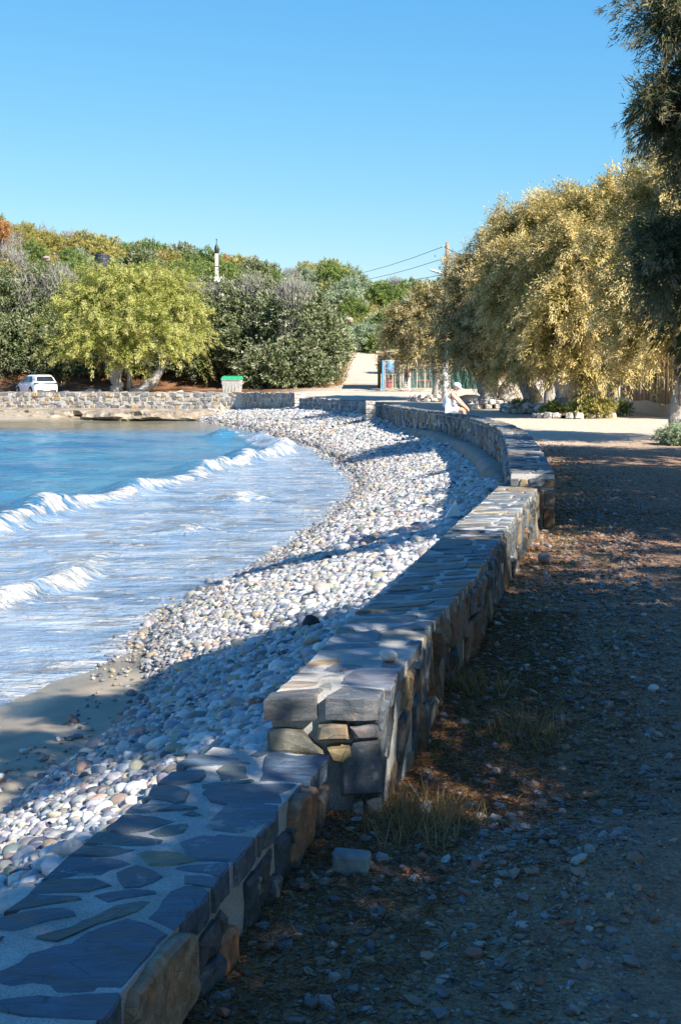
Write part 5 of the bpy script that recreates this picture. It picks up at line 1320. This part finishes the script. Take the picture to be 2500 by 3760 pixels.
# ------------------------------------------------------------------ bin
def bin_():
    x, y, z = ground_at(853, 84.2)
    c = empty('wheeled_bin', (x, y, z), math.radians(-6)); tag(c, 'grey metal refuse container with a bright green lid behind the far wall', 'bin')
    V = [(-.50, -.42, .18), (.50, -.42, .18), (.50, .42, .18), (-.50, .42, .18), (-.60, -.52, 1.10), (.60, -.52, 1.10), (.60, .52, 1.10), (-.60, .52, 1.10)]
    b = MB().add(V, [(0, 3, 2, 1), (0, 1, 5, 4), (1, 2, 6, 5), (2, 3, 7, 6), (3, 0, 4, 7), (4, 5, 6, 7)]).build('body', M_METAL, c)
    for k in (-.3, -.1, .1, .3): MB().box((k, -.485, .64), (.03, .03, .86), Matrix.Rotation(-.108, 3, 'X')).build('rib', M_METAL, c)
    MB().box((0, -.535, 1.09), (1.24, .05, .06)).build('rim_edge', M_METAL, c)
    V = [(-.64, -.58, 1.13), (.64, -.58, 1.13), (.64, .56, 1.13), (-.64, .56, 1.13), (-.58, -.45, 1.27), (.58, -.45, 1.27), (.55, .3, 1.33), (-.55, .3, 1.33), (-.6, .5, 1.27), (.6, .5, 1.27)]
    MB().add(V, [(0, 3, 2, 1), (0, 1, 5, 4), (4, 5, 6, 7), (7, 6, 9, 8), (1, 2, 9, 6, 5), (3, 0, 4, 7, 8), (2, 3, 8, 9)]).build('lid', M_GREENP, c)
    for sd in (-1, 1):
        MB().tube([(sd * .60, -.2, .85), (sd * .70, -.2, .85), (sd * .70, .2, .85), (sd * .60, .2, .85)], .02, 6).build('handle', M_METAL, c)
        for yy in (-.3, .3): MB().lathe((sd * .40, yy, .09), [(.03, -.03), (.09, -.03), (.09, .03), (.03, .03)], 12, 'x').build('wheel', M_TYRE, c)
bin_()
# ------------------------------------------------------------------ seated person
def person():
    u = 0
    p = at(1660, 1515, .47); x0, y0 = p[0], p[1]
    # keep the figure on the wall: nearest point of its centre line
    best = min(((f3(q, .5)[0] - x0) ** 2 + (f3(q, .5)[1] - y0) ** 2, q) for q in np.linspace(0, S3, 600))[1]
    bx_, by_, bz_ = f3(best, .5)
    c = empty('person', (bx_ - .08, by_, bz_), math.radians(-12)); c.scale = (1.08, 1.08, 1.08); tag(c, 'person in white vest and cap sitting on the curved wall, leaning forward', 'person')
    # local +X is where they face
    J = {'pel': (0, 0, .11, .15), 'waist': (.0, 0, .28, .145), 'chest': (.05, 0, .46, .165), 'neck0': (.13, 0, .60, .10), 'neck': (.175, 0, .655, .058), 'head': (.215, 0, .72, .085), 'top': (.225, 0, .80, .085),
         'hipL': (.05, .11, .09, .10), 'kneeL': (.46, .15, .10, .065), 'ankL': (.44, .13, -.33, .045), 'toeL': (.60, .14, -.40, .035),
         'hipR': (.05, -.11, .09, .10), 'kneeR': (.46, -.15, .10, .065), 'ankR': (.44, -.13, -.33, .045), 'toeR': (.60, -.14, -.40, .035),
         'shL': (.105, .19, .55, .065), 'elL': (.34, .24, .32, .045), 'wrL': (.50, .08, .18, .032), 'haL': (.55, .05, .13, .035),
         'shR': (.105, -.19, .55, .068), 'elR': (.33, -.24, .31, .046), 'wrR': (.50, -.09, .17, .032), 'haR': (.555, -.05, .12, .035)}
    E = [('pel', 'waist'), ('waist', 'chest'), ('chest', 'neck0'), ('neck0', 'neck'), ('neck', 'head'), ('head', 'top'), ('pel', 'hipL'), ('hipL', 'kneeL'), ('kneeL', 'ankL'), ('ankL', 'toeL'), ('pel', 'hipR'), ('hipR', 'kneeR'), ('kneeR', 'ankR'), ('ankR', 'toeR'),
         ('chest', 'shL'), ('shL', 'elL'), ('elL', 'wrL'), ('wrL', 'haL'), ('chest', 'shR'), ('shR', 'elR'), ('elR', 'wrR'), ('wrR', 'haR')]
    for sd, nm in ((1, 'L'), (-1, 'R')):
        for i in range(5):
            a = J['ha' + nm]; k = 'f%s%d' % (nm, i); k2 = k + 'b'
            dy = (i - 1.5) * .016 if i < 4 else -.035 * sd
            J[k] = (a[0] + .03, a[1] + dy * .8, a[2] - .03, .011); J[k2] = (a[0] + (.035 if i < 4 else .02), a[1] + dy, a[2] - (.075 if i < 4 else .05), .008)
            E += [('ha' + nm, k), (k, k2)]
    def skin(name, keys, edges, mat, grow=0.0, parent=c, root='pel'):
        ks = [k for k in J if k in keys]; me = bpy.data.meshes.new(name)
        me.from_pydata([J[k][:3] for k in ks], [(ks.index(a), ks.index(b)) for a, b in edges if a in ks and b in ks], [])
        o = link_mesh(name, me, mat, parent)
        o.modifiers.new('skin', 'SKIN')
        for v, k in zip(me.skin_vertices[0].data, ks): v.radius = (J[k][3] + grow,) * 2; v.use_root = (k == root)
        s = o.modifiers.new('sub', 'SUBSURF'); s.levels = 1; s.render_levels = 2
        return o
    skin('body', set(J), E, M_SKIN)
    J.update({'shL': (.095, .13, .55, .085), 'shR': (.095, -.13, .55, .085), 'neck0': (.115, 0, .58, .09), 'pel': (-.03, 0, .12, .18), 'waist': (-.02, 0, .28, .165), 'chest': (.03, 0, .45, .195)})
    skin('vest', {'pel', 'waist', 'chest', 'neck0', 'shL', 'shR'}, E, M_SHIRT, .03)
    J.update({'pel': (0, 0, .10, .15), 'kneeL': (.33, .14, .10, .085), 'kneeR': (.33, -.14, .10, .085)})
    skin('shorts', {'pel', 'hipL', 'hipR', 'kneeL', 'kneeR'}, E, M_SHORT, .018)
    # hair below a white cap with a peak
    hm = MB().lathe((0, 0, 0), [(.02, -.10), (.085, -.07), (.112, -.01), (.112, .04), (.09, .08)], 16); h = hm.build('hair', M_HAIR, c, smooth=True); h.location = (.20, 0, .775); h.rotation_euler = (0, .1, 0)
    cm = MB().lathe((0, 0, 0), [(.119, 0), (.119, .04), (.105, .085), (.06, .115), (.005, .125)], 18); h2 = cm.build('cap', M_WHITE, c, smooth=True); h2.location = (.225, 0, .785); h2.rotation_euler = (0, .32, 0)
    pk = MB(); V = []
    for zz in (0, -.014):
        for i in range(9):
            a = -1.2 + 2.4 * i / 8; V.append((.10 * math.cos(a), .115 * math.sin(a), zz)); V.append((.10 * math.cos(a) + .11 * math.cos(a) ** 1.0, .105 * math.sin(a), zz - .03 * math.cos(a)))
    F = []
    for i in range(8):
        b = i * 2; F.append((b, b + 2, b + 3, b + 1)); F.append((18 + b, 18 + b + 1, 18 + b + 3, 18 + b + 2)); F.append((b + 1, b + 3, 18 + b + 3, 18 + b + 1)); F.append((b, 18 + b, 18 + b + 2, b + 2))
    pk.add(V, F); k = pk.build('peak', M_WHITE, h2); k.location = (.02, 0, .012)
    nb = MB().add([(.10, -.018, 0), (.10, .018, 0), (.135, 0, -.015), (.10, 0, .05)], [(0, 2, 3), (1, 3, 2), (0, 1, 2), (0, 3, 1)]).build('nose', M_SKIN, c); nb.location = (.207, 0, .725); nb.rotation_euler = (0, .15, 0)
    for sd in (-1, 1):
        e = MB().lathe((0, 0, 0), [(.004, -.012), (.022, 0), (.004, .012)], 8, 'y').build('ear', M_SKIN, c); e.location = (.21, sd * .09, .74); e.scale = (.8, 1, 1.4)
        e = MB().lathe((0, 0, 0), [(.003, -.004), (.009, 0), (.003, .004)], 8, 'x').build('eye', M_BLACK, c); e.location = (.30, sd * .034, .752)
    MB().box((.297, 0, .69), (.008, .045, .008)).build('mouth', M_RED, c)
person()
# ------------------------------------------------------------------ utility pole, lamp and wires
def pole():
    x, y, z = ground_at(1642, 70)
    y = 70.0; top = float(atd(1642, 890, y)[2])
    xb = float(atd(1632, 1470, y)[0]); xt = float(atd(1642, 890, y)[0])
    c = empty('utility_pole', (xb, y, z)); tag(c, 'wooden utility pole with whitewashed foot rising from the small brown tamarisk', 'pole')
    H = top - z; dx = xt - xb
    MB().tube([(dx * t, 0, H * t - (.3 if t == 0 else 0)) for t in (0, .2, .5, .8, 1)], [.15, .145, .125, .11, .10], 12).build('shaft', M_WOODP, c, smooth=True)
    MB().tube([(0, 0, -.3), (dx * .25, 0, H * .25)], [.16, .155], 12).build('whitewash', M_WPOST, c, smooth=True)
    for hz in (.975, .90, .80):
        s = MB().box((dx * hz - .14, 0, H * hz), (.12, .05, .05)).build('bracket', M_BLACK, c); MB().lathe((dx * hz - .2, 0, H * hz), [(.03, -.04), (.05, -.01), (.03, .02), (.045, .06)], 10).build('insulator', M_WHITE, s)
    zl = float(atd(1640, 1008, y)[2]) - z
    ax = float(atd(1598, 998, y)[0]) - xb
    MB().tube([(dx * .8, 0, zl - .3), (dx * .8 - .25, 0, zl + .0), (ax + .35, 0, zl + .15)], .03, 8).build('lamp_arm', M_METAL, c)
    V = MB().lathe((0, 0, 0), [(.03, -.33), (.09, -.25), (.13, 0), (.10, .25), (.04, .32)], 12, 'x').build('lamp_head', M_WHITE, c, smooth=True); V.location = (ax, 0, zl + .17); V.scale = (1, 1, .6); V.rotation_euler = (0, .25, 0)
    def wire(label, a, b, sag):
        a = Vector(a); b = Vector(b); pts = [a.lerp(b, t) - Vector((0, 0, sag * 4 * t * (1 - t))) for t in np.linspace(0, 1, 14)]
        tag(MB().tube(pts, .016, 5).build('overhead_wire', M_BLACK), label, 'wire', 'overhead wires')
    P = lambda hz: (xb + dx * hz - .2, y, z + H * hz)
    for hz, q1, q2, s_, lab in ((.975, (962, 981), 170, 1.6, 'upper overhead wire running left from the top of the utility pole'), (.90, (985, 1003), 170, 1.4, 'second overhead wire below the top one left of the pole'), (.80, (905, 1012), 175, 1.2, 'lowest overhead wire left of the pole just above the shrubs')):
        wire(lab, P(hz), tuple(atd(q1[0], q1[1], q2)), s_)
    for hz, q1, lab in ((.975, (1990, 920), 'upper overhead wire running right from the pole into the tamarisks'), (.90, (1990, 985), 'lower overhead wire running right from the pole into the tamarisks')):
        wire(lab, P(hz), tuple(atd(q1[0], q1[1], 58)), .6)
    wire('short overhead wire near the thin far pole above the valley', tuple(atd(1305, 1031, 170)), tuple(atd(1412, 1034, 172)), .2)
    wire('overhead wire slanting down to the ridge shrubs', tuple(atd(966, 985, 165)), tuple(atd(1060, 1003, 165)), .3)
pole()
def far_pole():
    y = 172; a = atd(1412, 1068, y); b = atd(1415, 1027, y)
    c = empty('utility_pole', tuple(a)); tag(c, 'thin distant wooden pole on the valley skyline', 'pole')
    MB().tube([(0, 0, -3), (b[0] - a[0], 0, b[2] - a[2])], [.12, .08], 8).build('shaft', M_WOODP, c); MB().box((b[0] - a[0], 0, b[2] - a[2] - .25), (.5, .06, .06)).build('crossarm', M_WOODP, c)
far_pole()
def pale_post():
    y = 116; a = atd(797, 1030, y); b = atd(795, 931, y); h = b[2] - a[2]
    c = empty('stone_post', tuple(a)); tag(c, 'tall pale post on the ridge carrying a dark pointed cap', 'post')
    MB().box((0, 0, h / 2 - .6), (.28, .28, h + 1.2)).build('shaft', M_CONC, c)
    MB().box((0, 0, h * .52), (.31, .31, .06)).build('band', M_BLACK, c)
    MB().lathe((0, 0, h), [(.14, 0), (.18, .15), (.21, .4), (.16, .6), (.06, .8), (.03, .9), (.03, 1.15), (.07, 1.2), (.02, 1.28)], 12).build('cap', M_BLACK, c, smooth=True)
    MB().box((.25, -.4, -.1), (.85, .7, .7)).build('plinth', M_WHITE, c)
pale_post()
def tank():
    y = 142; p = atd(377, 968, y); r_ = 58 / 2 * y / F_PX
    c = empty('water_tank', tuple(p)); tag(c, 'dark round water tank on the hill above the yellow tamarisk', 'tank')
    h = 29 * y / F_PX
    MB().lathe((0, 0, -1), [(r_, 0), (r_, 1 + h * .45), (r_ * 1.02, 1 + h * .5), (r_, 1 + h * .55), (r_, 1 + h)], 24).build('body', M_TANK, c, smooth=False)
    MB().lathe((0, 0, h), [(r_ * 1.03, 0), (r_ * 1.0, .05), (r_ * .5, .12), (.2, .15)], 24).build('lid', M_TANK, c)
tank()
def small_post(px, py0, py1, y, w, label, mat):
    a = atd(px, py1, y); b = atd(px, py0, y); c = MB().tube([(0, 0, -1), (0, 0, b[2] - a[2])], [w, w * .9], 8).build('wooden_post', mat); c.location = tuple(a); tag(c, label, 'post')
small_post(664, 985, 1022, 135, .06, 'thin white post sticking out above the yellow tamarisk', M_WPOST)
small_post(44, 965, 1000, 135, .10, 'short grey stump standing on the left hillside', M_CONC)

# ------------------------------------------------------------------ fenced yard with shed by the track
def yard():
    y = 87.0; g = .60
    c = empty('wire_fence', (0, 0, 0)); tag(c, 'wire mesh fence panels with pale frames and one blue post by the track', 'fence')
    X = lambda px, yy=y: float(atd(px, HOR, yy)[0])
    zb = float(atd(1450, 1428, y)[2]); zt = float(atd(1450, 1323, y)[2])
    for px in (1412, 1441, 1470, 1499, 1530, 1559, 1590): MB().box((X(px), y, (zb + zt) / 2), (.055 if px not in (1499,) else .09, .05, zt - zb)).build('post', M_RUSTM, c)
    for zz in (zb + .04, zt - .03, zb + (zt - zb) * .72): MB().box(((X(1412) + X(1590)) / 2, y - .03, zz), (X(1590) - X(1412), .04, .045 if zz != zb + (zt - zb) * .72 else .02)).build('rail', M_RUSTM, c)
    MB().box((X(1406), y - .05, (zb + zt) / 2 - .05), (.11, .11, zt - zb + .1)).build('post', M_BLUE, c); MB().box((X(1399), y - .2, zb + .45), (.05, .05, 1.1)).build('post', M_RUSTM, c)
    m = MB(); x0, x1 = X(1412), X(1590)
    for i in range(1, 34): xx = x0 + (x1 - x0) * i / 34; m.box((xx, y + .02, (zb + zt) / 2), (.006, .006, zt - zb))
    for i in range(1, 20): zz = zb + (zt - zb) * i / 20; m.box(((x0 + x1) / 2, y + .03, zz), (x1 - x0, .006, .006))
    kind(m.build('wire_mesh', M_METAL, c), 'stuff')
    n = empty('netting_screen', (0, 0, 0)); tag(n, 'sagging dark green shade netting behind the wire fence', 'netting')
    for a, b in ((1418, 1500), (1500, 1600), (1600, 1700), (1700, 1800)):
        V = []; F = []; k = 16
        for i in range(k + 1):
            xx = X(a, 91) + (X(b, 91) - X(a, 91)) * i / k
            for j in range(5): V.append((xx, 91 + .1 * math.sin(i * 1.7 + j) + .03 * j, zb - .1 + (1.55 + .12 * math.sin(i * .8)) * j / 4))
        for i in range(k):
            for j in range(4): F.append((i * 5 + j, (i + 1) * 5 + j, (i + 1) * 5 + j + 1, i * 5 + j + 1))
        o = mk('panel', V, F, M_NET, n); s_ = o.modifiers.new('thick', 'SOLIDIFY'); s_.thickness = .02
    s = empty('shed', (0, 0, 0)); tag(s, 'lean-to shed with sloping brown board roof behind the fence corner', 'shed')
    yy = 90.0; z1 = float(atd(1420, 1288, yy)[2])
    for px in (1416, 1426, 1480, 1560): MB().box((X(px, yy), yy + (.9 if px == 1416 else 0), (z1 + zb) / 2), (.13, .13, z1 - zb)).build('post', M_WOOD, s)
    for k in range(7): MB().box((X(1405, yy) + 1.6, yy - .9 + k * .42, z1 + .10 + k * .015), (4.2, .40, .045), Matrix.Rotation(-.10, 3, 'Y')).build('roof_board', M_WOOD, s)
    MB().box((X(1405, yy) + 1.6, yy - 1.13, z1 + .10), (4.2, .03, .13), Matrix.Rotation(-.10, 3, 'Y')).build('fascia', plain('pale_fascia', (.50, .38, .26), .8), s)
    MB().box((X(1438, yy), yy - .02, z1 - .28), (.09, .08, .85), Matrix.Rotation(.8, 3, 'Y')).build('brace', M_WOOD, s)
    MB().box((X(1470, yy) + .5, yy + 2.2, (z1 + zb) / 2), (4.0, .08, z1 - zb)).build('back_wall', M_WOOD, s)
    # things in the yard
    t = empty('table', (X(1540, 88.4), 88.4, zb)); tag(t, 'long low table with faded red top inside the yard', 'table')
    MB().box((0, 0, .58), (1.5, .6, .06)).build('table_top', M_REDP, t)
    for a in (-.6, .6):
        for b in (-.22, .22): MB().box((a, b, .275), (.06, .06, .55)).build('leg', M_WOODP, t)
    ch = empty('folding_chair', (X(1487, 88), 88, zb), .3); tag(ch, 'white folding chair with crossed legs behind the fence', 'chair')
    MB().box((0, 0, .42), (.45, .4, .03)).build('seat', M_WHITE, ch); MB().box((-.22, 0, .7), (.04, .4, .55)).build('backrest', M_WHITE, ch)
    for sd in (-.18, .18):
        MB().tube([(-.22, sd, 0), (.22, sd, .42)], .02, 6).build('leg', M_WHITE, ch); MB().tube([(.22, sd * .9, 0), (-.22, sd * .9, .45)], .02, 6).build('leg', M_WHITE, ch)
    pc = MB().box((X(1428, 88), 88, zb + .33), (.55, .4, .55)).build('crate', M_REDP); tag(pc, 'dark red crate at the corner of the yard by the blue post', 'crate')
    md = pc.modifiers.new('soft', 'BEVEL'); md.width = .03
    bb = MB().lathe((0, 0, 0), [(.26, 0), (.29, .25), (.26, .5), (.29, .75), (.26, .92), (.1, .94)], 16).build('barrel', M_BLUE, None, smooth=True); bb.location = (X(1432, 89.3), 89.3, zb + 1.0); tag(bb, 'blue plastic drum raised on a stand inside the yard', 'drum')
    sb = empty('drum_stand', (X(1432, 89.3), 89.3, zb)); tag(sb, 'timber stand that carries the blue drum', 'stand')
    MB().box((0, 0, .96), (.8, .8, .07)).build('deck', M_WOODP, sb)
    for a in (-.33, .33):
        for b in (-.33, .33): MB().box((a, b, .46), (.07, .07, .92)).build('leg', M_WOODP, sb)
    e = MB().tube([(0, 0, 0), (0, 0, 1.15)], [.05, .05], 8).build('water_standpipe', M_WHITE); e.location = (X(1504, 86.3), 86.3, zb - .1); tag(e, 'short white post in front of the wire fence', 'post')
    v = MB().box((0, 0, 0), (.22, .1, .22)).build('sign', M_REDP); v.location = (X(1502, 86.9), 86.9, zb + 1.05); tag(v, 'small red plate fixed to the middle fence post', 'sign')
yard()
# ------------------------------------------------------------------ board fence on the right
def board_fence():
    c = empty('board_fence', (0, 0, 0)); tag(c, 'weathered board fence on a low white wall under the golden tamarisk', 'fence')
    A = np.array(ground_at(2278, 61)); B = np.array(ground_at(2500, 46.5)); B[0] += .6
    d = B - A; L = np.linalg.norm(d[:2]); ang = math.atan2(d[1], d[0]); n = int(L / .22)
    rr = np.random.default_rng(3)
    for i in range(n):
        q = A + d * ((i + .5) / n); h = 1.75 + rr.uniform(-.06, .1); w = L / n * .93
        col = [(.20, .15, .10), (.27, .22, .16), (.15, .12, .09), (.33, .28, .21)][rr.integers(4)]
        o = MB().box((0, 0, h / 2), (w, .03, h)).build('board', M_BOARD, c, col); o.location = (q[0], q[1], q[2] + .42); o.rotation_euler = (rr.normal(0, .015), rr.normal(0, .02), ang)
    for hz in (.75, 1.85):
        o = MB().box((0, 0, 0), (L, .06, .09)).build('rail', M_WOODP, c); q = (A + B) / 2; o.location = (q[0] + .05, q[1] + .05, q[2] + hz); o.rotation_euler = (0, 0, ang)
    V = []; F = []
    for i in range(21):
        q = A + d * i / 20; nn = np.array([-math.sin(ang), math.cos(ang)])
        t = .46 + .05 * math.sin(i * .9)
        for a, zz in ((-.12, -.3), (-.12, t), (.14, t), (.14, -.3)): V.append((q[0] + nn[0] * a, q[1] + nn[1] * a, q[2] + zz))
    for i in range(20):
        for k in range(3): F.append((i * 4 + k, i * 4 + k + 1, (i + 1) * 4 + k + 1, (i + 1) * 4 + k))
    F += [(0, 1, 2, 3), (83, 82, 81, 80)]
    mk('base_wall', V, F, M_WPOST, c)
    o = MB().box((0, 0, 1.2), (.12, .12, 2.5)).build('end_post', M_RUSTM, c); o.location = (A[0] - .15, A[1] + .15, A[2] - .05)
m_, n_, l_, b_2 = mat_new('fence_board'); oc_ = n_.new('ShaderNodeObjectInfo'); pp = pos_of(n_); mp_ = n_.new('ShaderNodeMapping'); mp_.inputs['Scale'].default_value = (6, 6, .6); l_.new(pp, mp_.inputs[0])
l_.new(mixc(n_, l_, 1.0, oc_.outputs['Color'], ramp(n_, l_, noise(n_, l_, mp_.outputs[0], 3, 6), [(.3, (.55, .55, .55)), (.7, (1.4, 1.35, 1.3))]), 'MULTIPLY'), b_2.inputs['Base Color']); b_2.inputs['Roughness'].default_value = .85
M_BOARD = m_
board_fence()
# ------------------------------------------------------------------ stone rings round the trunks
def ring(px, y, rx, ry, label, seed, a0=3.3, a1=6.1, n=11, rows=2):
    x, yy, z = ground_at(px, y); c = empty('stone_ring', (x, yy, z)); tag(c, label, 'tree surround', 'stone rings round the tamarisk trunks')
    rr = np.random.default_rng(seed)
    for k in range(rows):
        for i in range(n):
            a = a0 + (a1 - a0) * (i + .5 * (k % 2) + rr.uniform(-.2, .2)) / n; s = rr.uniform(.16, .27)
            me = PEBM[rr.integers(7)]
            o = bpy.data.objects.new('stone', STM[rr.integers(3)]); COL.objects.link(o); o.parent = c
            o.location = (rx * math.cos(a), ry * math.sin(a), .10 + k * .2); o.scale = (s * 1.5, s * 1.3, s * rr.uniform(.75, 1.1)); o.rotation_euler = (rr.normal(0, .15), rr.normal(0, .15), a + rr.uniform(-.4, .4))
            o.color = (*(np.array((.58, .56, .52)) * rr.uniform(.55, 1.15)), 1)
    mk('soil', [(0, 0, .30)] + [(rx * .95 * math.cos(t), ry * .95 * math.sin(t), .12) for t in np.linspace(0, 6.283, 17)[:-1]], [(0, i + 1, (i + 1) % 16 + 1) for i in range(16)], plain('ring_soil', (.22, .13, .07), .95), c)
STM = []
for i in range(3):
    m = MB().box((0, 0, 0), (1, 1, 1)); me = bpy.data.meshes.new('stone'); me.from_pydata(m.V, [], m.F)
    import bmesh
    bm = bmesh.new(); bm.from_mesh(me); bmesh.ops.bevel(bm, geom=list(bm.edges), offset=.16, segments=1, affect='EDGES')
    rr = np.random.default_rng(i)
    for v in bm.verts: v.co += Vector(rr.normal(0, .05, 3))
    bm.to_mesh(me); bm.free(); me.materials.append(M_RUBBLE); STM.append(me)
ring(1590, 72.5, 1.2, .9, 'low ring of white stones at the foot of the utility pole', 1, n=8)
ring(1815, 62.3, 1.5, 1.1, 'shaded stone ring round the gnarled grey trunk', 2, n=10)
ring(1945, 54.6, 1.15, .9, 'white painted stone ring round the leaning limewashed trunk', 3, n=11)
ring(2110, 50.2, 1.5, 1.0, 'loose tumbled stone ring below the thick fluted trunk', 4, n=10, rows=1)
lump_rock(*ground_at(1990, 53.2)[:2], ground_at(1990, 53.2)[2] + .22, (.62, .5, .52), M_CONC, 'big rounded white stone at the corner of the stone ring', 141)
# plants at the feet of the trunks
def tuft(px, y, s, mat_mesh, label, name='plant'):
    x, yy, z = ground_at(px, y); o = bpy.data.objects.new(name, mat_mesh); COL.objects.link(o); o.location = (x, yy, z + .05); o.scale = (s, s, s * .8); o.rotation_euler = (0, 0, px)
    tag(o, label, 'plant')
tuft(1905, 54.2, .28, SK['green'][0], 'green shoots sprouting from the left side of the stone ring'); tuft(2035, 50.6, .30, SK['green'][1], 'dark green shoots between the two white trunks')
tuft(2165, 50.0, .42, SK['green'][0], 'leafy green bush right of the thick fluted trunk'); tuft(2200, 49.6, .36, SK['olive'][1], 'yellowish sprouts spilling over the tumbled stones'); tuft(2240, 52, .4, SK['green'][1], 'green bush behind the leafy one beside the white gap')
tuft(2478, 31.5, .22, SK['silver'][0], 'pale green feathery plant at the path edge by the slim trunk'); tuft(2500, 31.0, .2, SK['silver'][1], 'second pale green feathery plant at the picture edge')
# ladder and dark upturned boat in the shade
def ladder():
    p = atd(1760, 1400, 66); c = empty('ladder', (p[0], p[1], float(land_z(p[0], p[1]))), 0); tag(c, 'short dark wooden ladder leaning against the gnarled trunk', 'ladder')
    R = Matrix.Rotation(.62, 3, 'Y')
    for sd in (-.2, .2): MB().box(R @ Vector((0, sd, .8)) + Vector((-.0, 0, .35)), (.06, .05, 1.9), Matrix.Rotation(-.62, 3, 'Y')).build('rail', M_WOOD, c)
    for k in range(5): q = Matrix.Rotation(-.62, 3, 'Y') @ Vector((0, 0, -.7 + k * .36)) + R @ Vector((0, 0, .8)) + Vector((0, 0, .35)); MB().box(q, (.05, .42, .04)).build('rung', M_WOOD, c)
ladder()
o = MB().lathe((0, 0, 0), [(.02, -1.2), (.35, -.9), (.55, -.2), (.55, .4), (.35, 1.0), (.02, 1.25)], 14, 'x').build('upturned_boat', M_BLACK, None, smooth=True)
x, y, z = ground_at(1722, 73); o.location = (x, y, z - .12); o.scale = (.9, 1, .9); tag(o, 'dark upturned hull lying in the shade beyond the seated person', 'boat')
# ------------------------------------------------------------------ dry grass and litter near the wall
rr = np.random.default_rng(12)
def scat(n, y0, y1, d0, d1):
    y = rr.uniform(y0, y1, n); d = rr.uniform(0, 1, n) ** 1.3 * (d1 - d0) + d0; x = xl_of(y) + d; return np.stack([x, y, 0 * x], 1)
def flat_litter(name, pts, L, W, mat, seed):
    r = np.random.default_rng(seed); P = pts.copy(); P[:, 2] = land_z(P[:, 0], P[:, 1]) + .006 + r.random(len(P)) * .012
    D = r.normal(0, 1, P.shape) * np.array([1, 1, .16]); V, F, T = leaves(P, D / np.linalg.norm(D, axis=1, keepdims=True), L, W, r.random((len(P), 3)), r, .05)
    return kind(link_mesh(name, np_mesh(name, V, F, {'tint': T}), mat), 'stuff')
flat_litter('fallen_needles', np.concatenate([scat(12000, 2.5, 9, .2, .8), scat(8000, 2, 7, .2, 1.2), scat(14000, 5, 16, .2, 2.2), scat(9000, 14, 30, .2, 2.4)]), .05, .0045, M_LITTER, 5)
cl = [at(px, py, 0)[:2] for px, py in ((1500, 3060), (1540, 3010), (1600, 2960), (1480, 2990), (1560, 3090), (1650, 2990), (1990, 2700), (1930, 2690), (1620, 2545), (1700, 2560), (1780, 2570), (1880, 2690))]
grass_patch('dry_grass', [(*q, 0) for q in cl for _ in range(7)], .13, .006, 26, M_STRAW, 9, .9, .55)
cl = np.concatenate([scat(150, 5.5, 22, .22, 1.1)])
grass_patch('green_grass', cl, .07, .006, 22, M_GREEN, 10, .8, .5)
